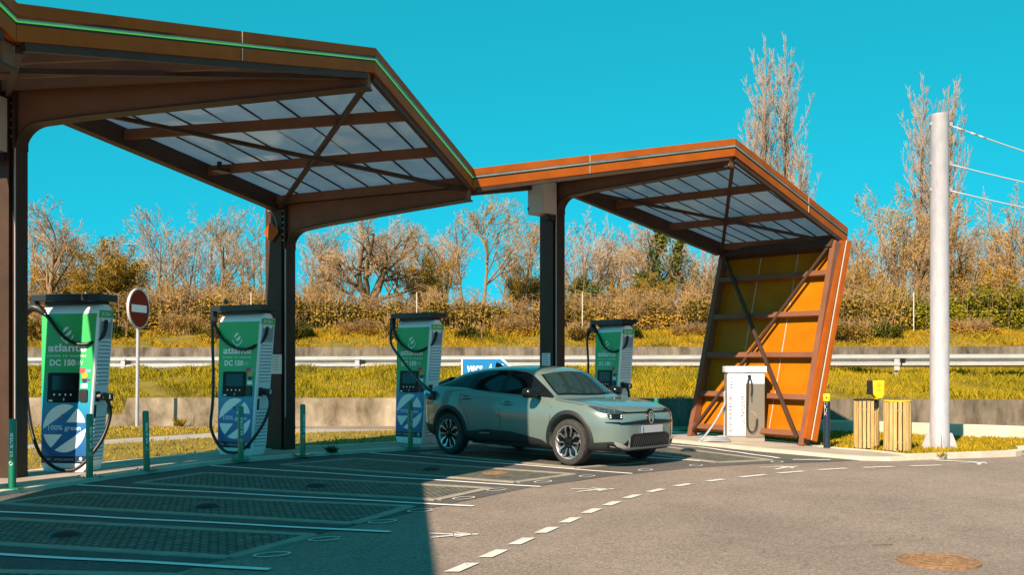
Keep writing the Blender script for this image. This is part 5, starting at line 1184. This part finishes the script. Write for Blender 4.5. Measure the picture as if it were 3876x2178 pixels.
TREES = [('spread', 120, 498, 57, .95, 'bare tree with thick limbs beside the left column'), ('multi', 215, 560, 62, 1.1, 'pale many stemmed bare tree rising behind the nearest charger'), ('vase', 395, 520, 58, 1.0, 'slender forked bare tree above the no entry sign'),
         ('slender', 475, 512, 60, .9, 'tall thin straight trunk between two forked trees'), ('vaseb', 548, 512, 57, .9, 'forked bare tree left of the middle column, reaching the roof edge'), ('slenderb', 640, 580, 61, 1.1, 'thin tree with ochre buds just left of the middle column'),
         ('slender', 780, 570, 62, 1.0, 'thin bare tree just right of the middle column'), ('multi', 845, 560, 63, 1.2, 'many stemmed bare tree left of the twisted oak'), ('oak', 925, 488, 56, 1.0, 'big twisted oak with dark crooked limbs leaning right'), ('vaseb', 1215, 478, 55, 1.1, 'forked tree with budding twigs right of the twisted oak'), ('spreadb', 1120, 570, 62, 1.0, 'ochre budding tree behind the crooked limbs of the oak'),
         ('slenderb', 1320, 560, 58, 1.2, 'thin budding tree just left of the column behind the car'), ('multi', 1475, 520, 60, 1.1, 'pinkish many stemmed bare tree right of the column behind the car'), ('spread', 1640, 520, 58, 1.05, 'thick ivy clad tree under the far roof'), ('spreadb', 1560, 590, 63, .9, 'small pale tree between two larger ones under the far roof'), ('multi', 1745, 590, 58, 1.2, 'many stemmed tree beside the orange end wall'),
         ('multib', 2280, 465, 56, 1.0, 'dense brown budding tree left of the steel pole'), ('multi', 2190, 560, 61, .9, 'bare tree just right of the orange end wall'), ('spreadb', 2450, 545, 58, 1.0, 'budding tree just right of the steel pole'), ('multib', 2570, 480, 60, .9, 'brown budding tree at the right picture edge'),
         ('spread', 2500, 600, 64, 1.0, 'low bare tree below the stays'), ('vase', 300, 600, 66, .9, 'bare tree behind the orange brush on the left'), ('vase', 1000, 560, 66, 1.1, 'pale bare tree far behind the twisted oak'), ('slender', 1700, 600, 66, .9, 'thin bare tree far behind the ivy clad tree'),
         ('poplar', 1925, 118, 88, .55, 'tall bare poplar above the far roof, left one of its pair'), ('poplar', 1978, 116, 90, .62, 'tall bare poplar above the far roof, right one of its pair'), ('poplar', 2020, 360, 86, .8, 'short bare poplar sloping down behind the roof'), ('poplar', 2318, 212, 106, .55, 'tall bare poplar just left of the steel pole'), ('poplar', 2385, 210, 108, .62, 'tall bare poplar just right of the steel pole'), ('poplar', 2345, 330, 104, .9, 'bare poplar hidden behind the steel pole'), ('poplar', 1895, 270, 89, .7, 'bare poplar left of the tall pair')]
ANC = [(70, 'left edge, beside the near column'), (165, 'nearest charger'), (255, 'gap left of the no entry sign'), (345, 'no entry sign'), (440, 'gap right of the no entry sign'), (515, 'gap between sign and second charger'), (600, 'second charger'), (655, 'middle column'), (800, 'gap right of the middle column'), (880, 'left limbs of the oak'), (985, 'right limbs of the oak'), (1075, 'third charger'), (1165, 'blue arrow sign'), (1265, 'car roof'), (1350, 'column beyond the car'), (1440, 'gap right of the column beyond the car'), (1530, 'farthest charger'), (1600, 'gap right of the farthest charger'), (1690, 'ivy clad tree'), (1780, 'upper end of the orange wall'), (2150, 'navy post'), (2240, 'wooden bins'), (2420, 'gap right of the steel pole'), (2530, 'lowest stay')]
for i, (px, an) in enumerate(ANC):
    TREES.append((('vase', 'slender', 'vaseb', 'slenderb', 'vase', 'multi')[i % 6], px, 515 + (i * 37) % 85, 63 + (i * 5) % 9, 1.0, 'bare tree far back, behind the ' + an))
rt = random.Random(77)
for k, px, ty, d, wd, lb in TREES:
    pr = proto(k, *ARGS[k]); HT[k] = HT.get(k) or pr[0].pop('_h'); o = pr[0] if pr[1] == 0 else dup(pr[0]); pr[1] += 1
    z0 = interp(d, SL); top = 1.47 + (920 - ty) * d / 2500; s_ = (top - z0) / HT[k]
    o.location = (px_x(px, d), d, z0 - .1); a = rt.uniform(0, 6.28) if k != 'oak' else 0
    o.rotation_euler = (0, 0, a); o.scale = (s_ * wd, s_ * wd, s_) if k != 'poplar' else (s_ * wd * 1.15, s_ * wd * 1.15, s_)
    o['label'] = lb; o['group'] = 'poplars on the skyline' if k == 'poplar' else 'bare trees beyond the motorway'
    if k == 'poplar': o.name = 'poplar_tree'
# ivy on the thick tree
iv = MB(); rd = random.Random(8); d = 57.4
for (xa, za, xb, zb2, r_) in ((1640, 800, 1655, 640, .30), (1655, 640, 1668, 560, .20), (1690, 720, 1712, 590, .2), (1600, 760, 1620, 690, .22)):
    for i in range(900):
        t = rd.random(); px = xa + (xb - xa) * t; py = za + (zb2 - za) * t; c = V3((px_x(px, d), d, 1.47 + (920 - py) * d / 2500)) + V3((rd.gauss(0, r_), rd.gauss(0, r_*.8), rd.gauss(0, .1)))
        a = V3((rd.uniform(-1, 1), rd.uniform(-1, 1), rd.uniform(-1, 1))).normalized() * .09; b = perp(a, rd) * .07; v0 = len(iv.v); iv.v += [tuple(c - a), tuple(c + b), tuple(c + a), tuple(c - b)]; iv.f.append((v0, v0+1, v0+2, v0+3)); iv.mi.append(0)
tag(iv.build('ivy', M_leafG), 'dark green ivy climbing the thick tree under the far roof', 'ivy')
def shrub(name, seed, m, n, rx, ry, rz, lsize, stems, cat='shrub'):
    rd = random.Random(seed); t = thing(name, 'x', cat); mb = MB(); cl = [(rd.uniform(-rx, rx)*.75, rd.uniform(-ry, ry)*.6, rd.uniform(.15, .8)*rz*(1 - .3*rd.random())) for _ in range(22)]
    for i in range(n):
        cx, cy, cz = rd.choice(cl); u = V3((rd.gauss(0, 1), rd.gauss(0, 1), rd.gauss(0, 1))).normalized() * rd.uniform(.55, 1.05)
        c = V3((cx + u.x*rx*.32, cy + u.y*ry*.38, max(.02, cz + u.z*rz*.26)))
        a = V3((rd.uniform(-1, 1), rd.uniform(-1, 1), rd.uniform(-1, 1))).normalized() * lsize * rd.uniform(.5, 1.3); b = perp(a, rd) * lsize * rd.uniform(.4, .8)
        v0 = len(mb.v); mb.v += [tuple(c - a), tuple(c + b), tuple(c + a), tuple(c - b)]; mb.f.append((v0, v0+1, v0+2, v0+3)); mb.mi.append(0)
    mb.build('foliage', m, t); mb = MB()
    for i in range(stems):
        a = rd.uniform(0, 6.28); x, y = rd.uniform(-rx, rx)*.7, rd.uniform(-ry, ry)*.5; h_ = rz * rd.uniform(.7, 1.25); p = [V3((x, y, -.1)), V3((x + .1*math.cos(a), y + .1*math.sin(a), h_*.5)), V3((x + .35*math.cos(a) + rd.gauss(0, .1), y + .35*math.sin(a), h_))]
        mb.tube(p, [.022, .016, .011], 3, False)
        for j in range(4):
            q = p[1].lerp(p[2], rd.random()); e = q + V3((rd.gauss(0, .35), rd.gauss(0, .2), rd.uniform(.1, .5))); mb.tube([q, e], [.013, .010], 3, False)
    mb.build('stems', M_twigB, t); return t
S_ = {'brown': shrub('brush_shrub', 3, M_leafB, 4200, 2.3, 1.2, 1.9, .075, 90), 'orange': shrub('brush_shrub', 5, M_leafO, 3600, 2.2, 1.2, 1.8, .075, 130), 'hedge': shrub('hedge_shrub', 9, M_leafH, 6500, 2.0, 1.1, 2.6, .075, 20), 'green': shrub('evergreen_shrub', 12, M_leafG, 5200, 1.5, 1.1, 3.0, .08, 16)}
used = set()
def put_shrub(k, px, top, d, sx, lb, grp):
    o = S_[k] if k not in used else dup(S_[k]); used.add(k); z0 = interp(d, SL) - .1
    hz = {'brown': 1.95, 'orange': 1.85, 'hedge': 2.65, 'green': 3.1}[k]; sz = (1.47 + (920 - top) * d / 2500 - z0) / hz
    o.location = (px_x(px, d), d, z0); o.scale = (sx, 1, sz); o.rotation_euler = (0, 0, rt.choice((0, math.pi)) + rt.uniform(-.25, .25)); o['label'] = lb; o['group'] = grp
BR = [(40, 740, 'left of the nearest charger, at the picture edge'), (130, 752, 'behind the nearest charger'), (240, 758, 'between the nearest charger and the no entry sign'), (335, 752, 'behind the no entry sign'), (420, 748, 'right of the no entry sign'), (510, 752, 'left of the charger with the bird'), (600, 746, 'behind the charger with the bird'), (690, 755, 'behind the middle column'), (780, 745, 'right of the middle column'), (870, 750, 'below the twisted oak'), (960, 758, 'right of the foot of the oak'), (1050, 762, 'above the charger plugged to the car'), (1140, 755, 'right of the charger plugged to the car'), (1235, 768, 'below the forked budding tree'), (1325, 750, 'left of the column behind the car'), (1430, 755, 'right of the column behind the car'), (1520, 752, 'above the farthest charger'), (1610, 748, 'right of the farthest charger'), (1700, 745, 'below the ivy clad tree'), (1790, 742, 'left of the orange wall'), (1890, 740, 'behind the orange wall'), (1990, 740, 'hidden by the orange wall'), (2090, 735, 'showing right of the orange wall'), (2170, 728, 'between the orange wall and the hedge')]
for i, (px, top, lb) in enumerate(BR):
    k = ('brown', 'orange', 'brown', 'brown')[i % 4]
    put_shrub(k, px, top + rt.uniform(-12, 14), rt.uniform(48.8, 50.5), rt.uniform(.95, 1.25), 'tangled roadside brush ' + lb, 'brush along the motorway')
for i, (px, lb) in enumerate(((110, 'nearest charger'), (300, 'no entry sign'), (455, 'gap left of the second charger'), (575, 'second charger'), (745, 'right edge of the middle column'), (905, 'wall stretch below the oak'), (1015, 'third charger'), (1190, 'blue arrow sign'), (1295, 'car roof'), (1475, 'gap left of the farthest charger'), (1570, 'farthest charger'), (1740, 'left edge of the orange wall'), (2130, 'navy post'), (2215, 'wooden bins'), (2445, 'right side of the steel pole'))):
    put_shrub(('brown', 'green', 'orange')[i % 3], px, 795 + (i * 13) % 24, 45.5 + (i * 7 % 3), .55, 'low scrub on the grass slope, above the ' + lb, 'low scrub on the slope')
for px, top, lb in ((2255, 722, 'yellow green hedge shrub left of the steel pole'), (2330, 718, 'yellow green hedge shrub behind the steel pole'), (2410, 716, 'yellow green hedge shrub just right of the steel pole'), (2490, 720, 'yellow green hedge shrub second from the right edge'), (2570, 716, 'yellow green hedge shrub at the right picture edge')):
    put_shrub('hedge', px, top, 49.5, 1.0, lb, 'yellow green hedge')
for px, top, d_, sx, lb in ((1450, 672, 55.5, 1.0, 'green evergreen shrub just right of the column behind the car'), (90, 735, 53.5, 1.1, 'green evergreen shrub beside the left column')):
    put_shrub('green', px, top, d_, sx, lb, 'evergreen shrubs')
k_, f_ = 0, proto('brushb', *ARGS['brushb'])
for kk, px, ty, d_, wd, lb in (('brushb', 290, 615, 58, 1.0, 'tall orange yellow brush left of the no entry sign'), ('brushb', 240, 680, 57, 1.0, 'orange brush between the nearest charger and the sign'), ('brush', 420, 690, 57, 1.1, 'orange brown brush above the no entry sign'), ('brush', 600, 690, 57, 1.1, 'orange brown brush left of the middle column'), ('brushb', 1070, 640, 58, .8, 'yellow budding brush under the right limb of the oak'), ('brushb', 1330, 660, 59, .9, 'yellow budding brush left of the column behind the car'), ('brush', 800, 700, 58, 1.1, 'brown brush right of the middle column'), ('brush', 1560, 700, 57, 1.1, 'brown brush above the farthest charger'), ('brushb', 1660, 690, 56.5, .9, 'yellow brush at the foot of the ivy clad tree'), ('brush', 1780, 660, 58, 1.1, 'brown brush close to the leaning wall'), ('brush', 2150, 650, 57, 1.0, 'brown brush right of the leaning wall'), ('brush', 2480, 640, 57, 1.2, 'brown brush behind the hedge on the right'), ('brush', 2230, 690, 58, 1.1, 'brown brush above the hedge, left of the pole'), ('brush', 130, 640, 59, 1.0, 'orange brown brush beside the left column'), ('brush', 520, 720, 56, 1.2, 'low brown brush left of the charger with the bird')):
    pr = proto(kk, *ARGS[kk]); HT[kk] = HT.get(kk) or pr[0].pop('_h'); o = pr[0] if pr[1] == 0 else dup(pr[0]); pr[1] += 1
    z0 = interp(d_, SL); s_ = (1.47 + (920 - ty) * d_ / 2500 - z0) / HT[kk]
    o.location = (px_x(px, d_), d_, z0 - .1); o.rotation_euler = (0, 0, rt.uniform(0, 6.28)); o.scale = (s_*wd, s_*wd, s_); o['label'] = lb; o['group'] = 'leafy brush'; o.name = 'leafy_brush'; o['category'] = 'brush'
# weeds
def weed(c, h_, m, label, n=60, name='weed'):
    mb = MB(); rd = random.Random(int(c[0]*50)); bl = [(c[0] - .25, c[1] - .15), (c[0] + .25, c[1] - .15), (c[0] + .25, c[1] + .15), (c[0] - .25, c[1] + .15)]
    for i in range(n):
        a = rd.uniform(0, 6.28); l_ = h_ * rd.uniform(.5, 1.1); b = V3((c[0] + rd.gauss(0, .04), c[1] + rd.gauss(0, .03), c[2])); e = b + V3((math.cos(a)*l_*.7, math.sin(a)*l_*.7, l_*rd.uniform(.5, 1))); w_ = perp(e - b, rd) * .012
        v0 = len(mb.v); mb.v += [tuple(b - w_*.4), tuple(b + w_*.4), tuple(b.lerp(e, .6) + w_), tuple(e)]; mb.f.append((v0, v0+1, v0+2, v0+3)); mb.mi.append(0)
    tag(mb.build(name, m), label, 'weed')
weed((-2.92, 16.15, .05), .16, M_leafG, 'dark green weed in the pavement joint near the shaded kerb', 90)
for i, (x, lb) in enumerate(((-7.95, 'dry tuft at the wall foot right of the no entry sign'), (-6.9, 'dry tuft at the wall foot left of the charger with the bird'), (-2.55, 'dry tuft at the wall foot left of the charger plugged to the car'), (-1.7, 'dry tuft at the wall foot behind the charger plugged to the car'))): weed((x, 23.8, 0), .32, M_grassU, lb, 90)
for p, lb in (((8.3, 16.0, .05), 'yellow weed at the kerb right of the steel pole'), ((6.7, 15.5, .05), 'small weed at the kerb below the wooden bins')): weed(p, .09, M_grassL, lb, 40)

# dry leaves and sticks lying on the open asphalt
mb = MB(); rd = random.Random(31)
for i in range(170):
    y = rd.uniform(5.5, 15); x = rd.uniform(-.4, .55) * y; a = rd.uniform(0, 6.28); l_ = rd.uniform(.008, .02); w_ = l_ * rd.uniform(.3, .7); u = V3((math.cos(a), math.sin(a), 0)); v = V3((-u.y, u.x, 0)); c = V3((x, y, .013))
    v0 = len(mb.v); mb.v += [tuple(c - u*l_), tuple(c + v*w_ + V3((0, 0, .004))), tuple(c + u*l_ + V3((0, 0, .006))), tuple(c - v*w_)]; mb.f.append((v0, v0+1, v0+2, v0+3)); mb.mi.append(0)
struct(mb.build('leaf_litter', leaf_mat('dry leaf litter', [(.05, .03, .015), (.16, .10, .05), (.26, .18, .10)])), 'stuff', 'dry leaf crumbs scattered on the asphalt', 'litter')
mb = MB(); mb.tube([(2.92, 8.05, .012), (3.0, 8.06, .016), (3.1, 8.09, .012)], .004, 5); tag(mb.build('stick', M_barkD), 'thin dark stick lying on the asphalt beyond the rusty cover', 'stick')
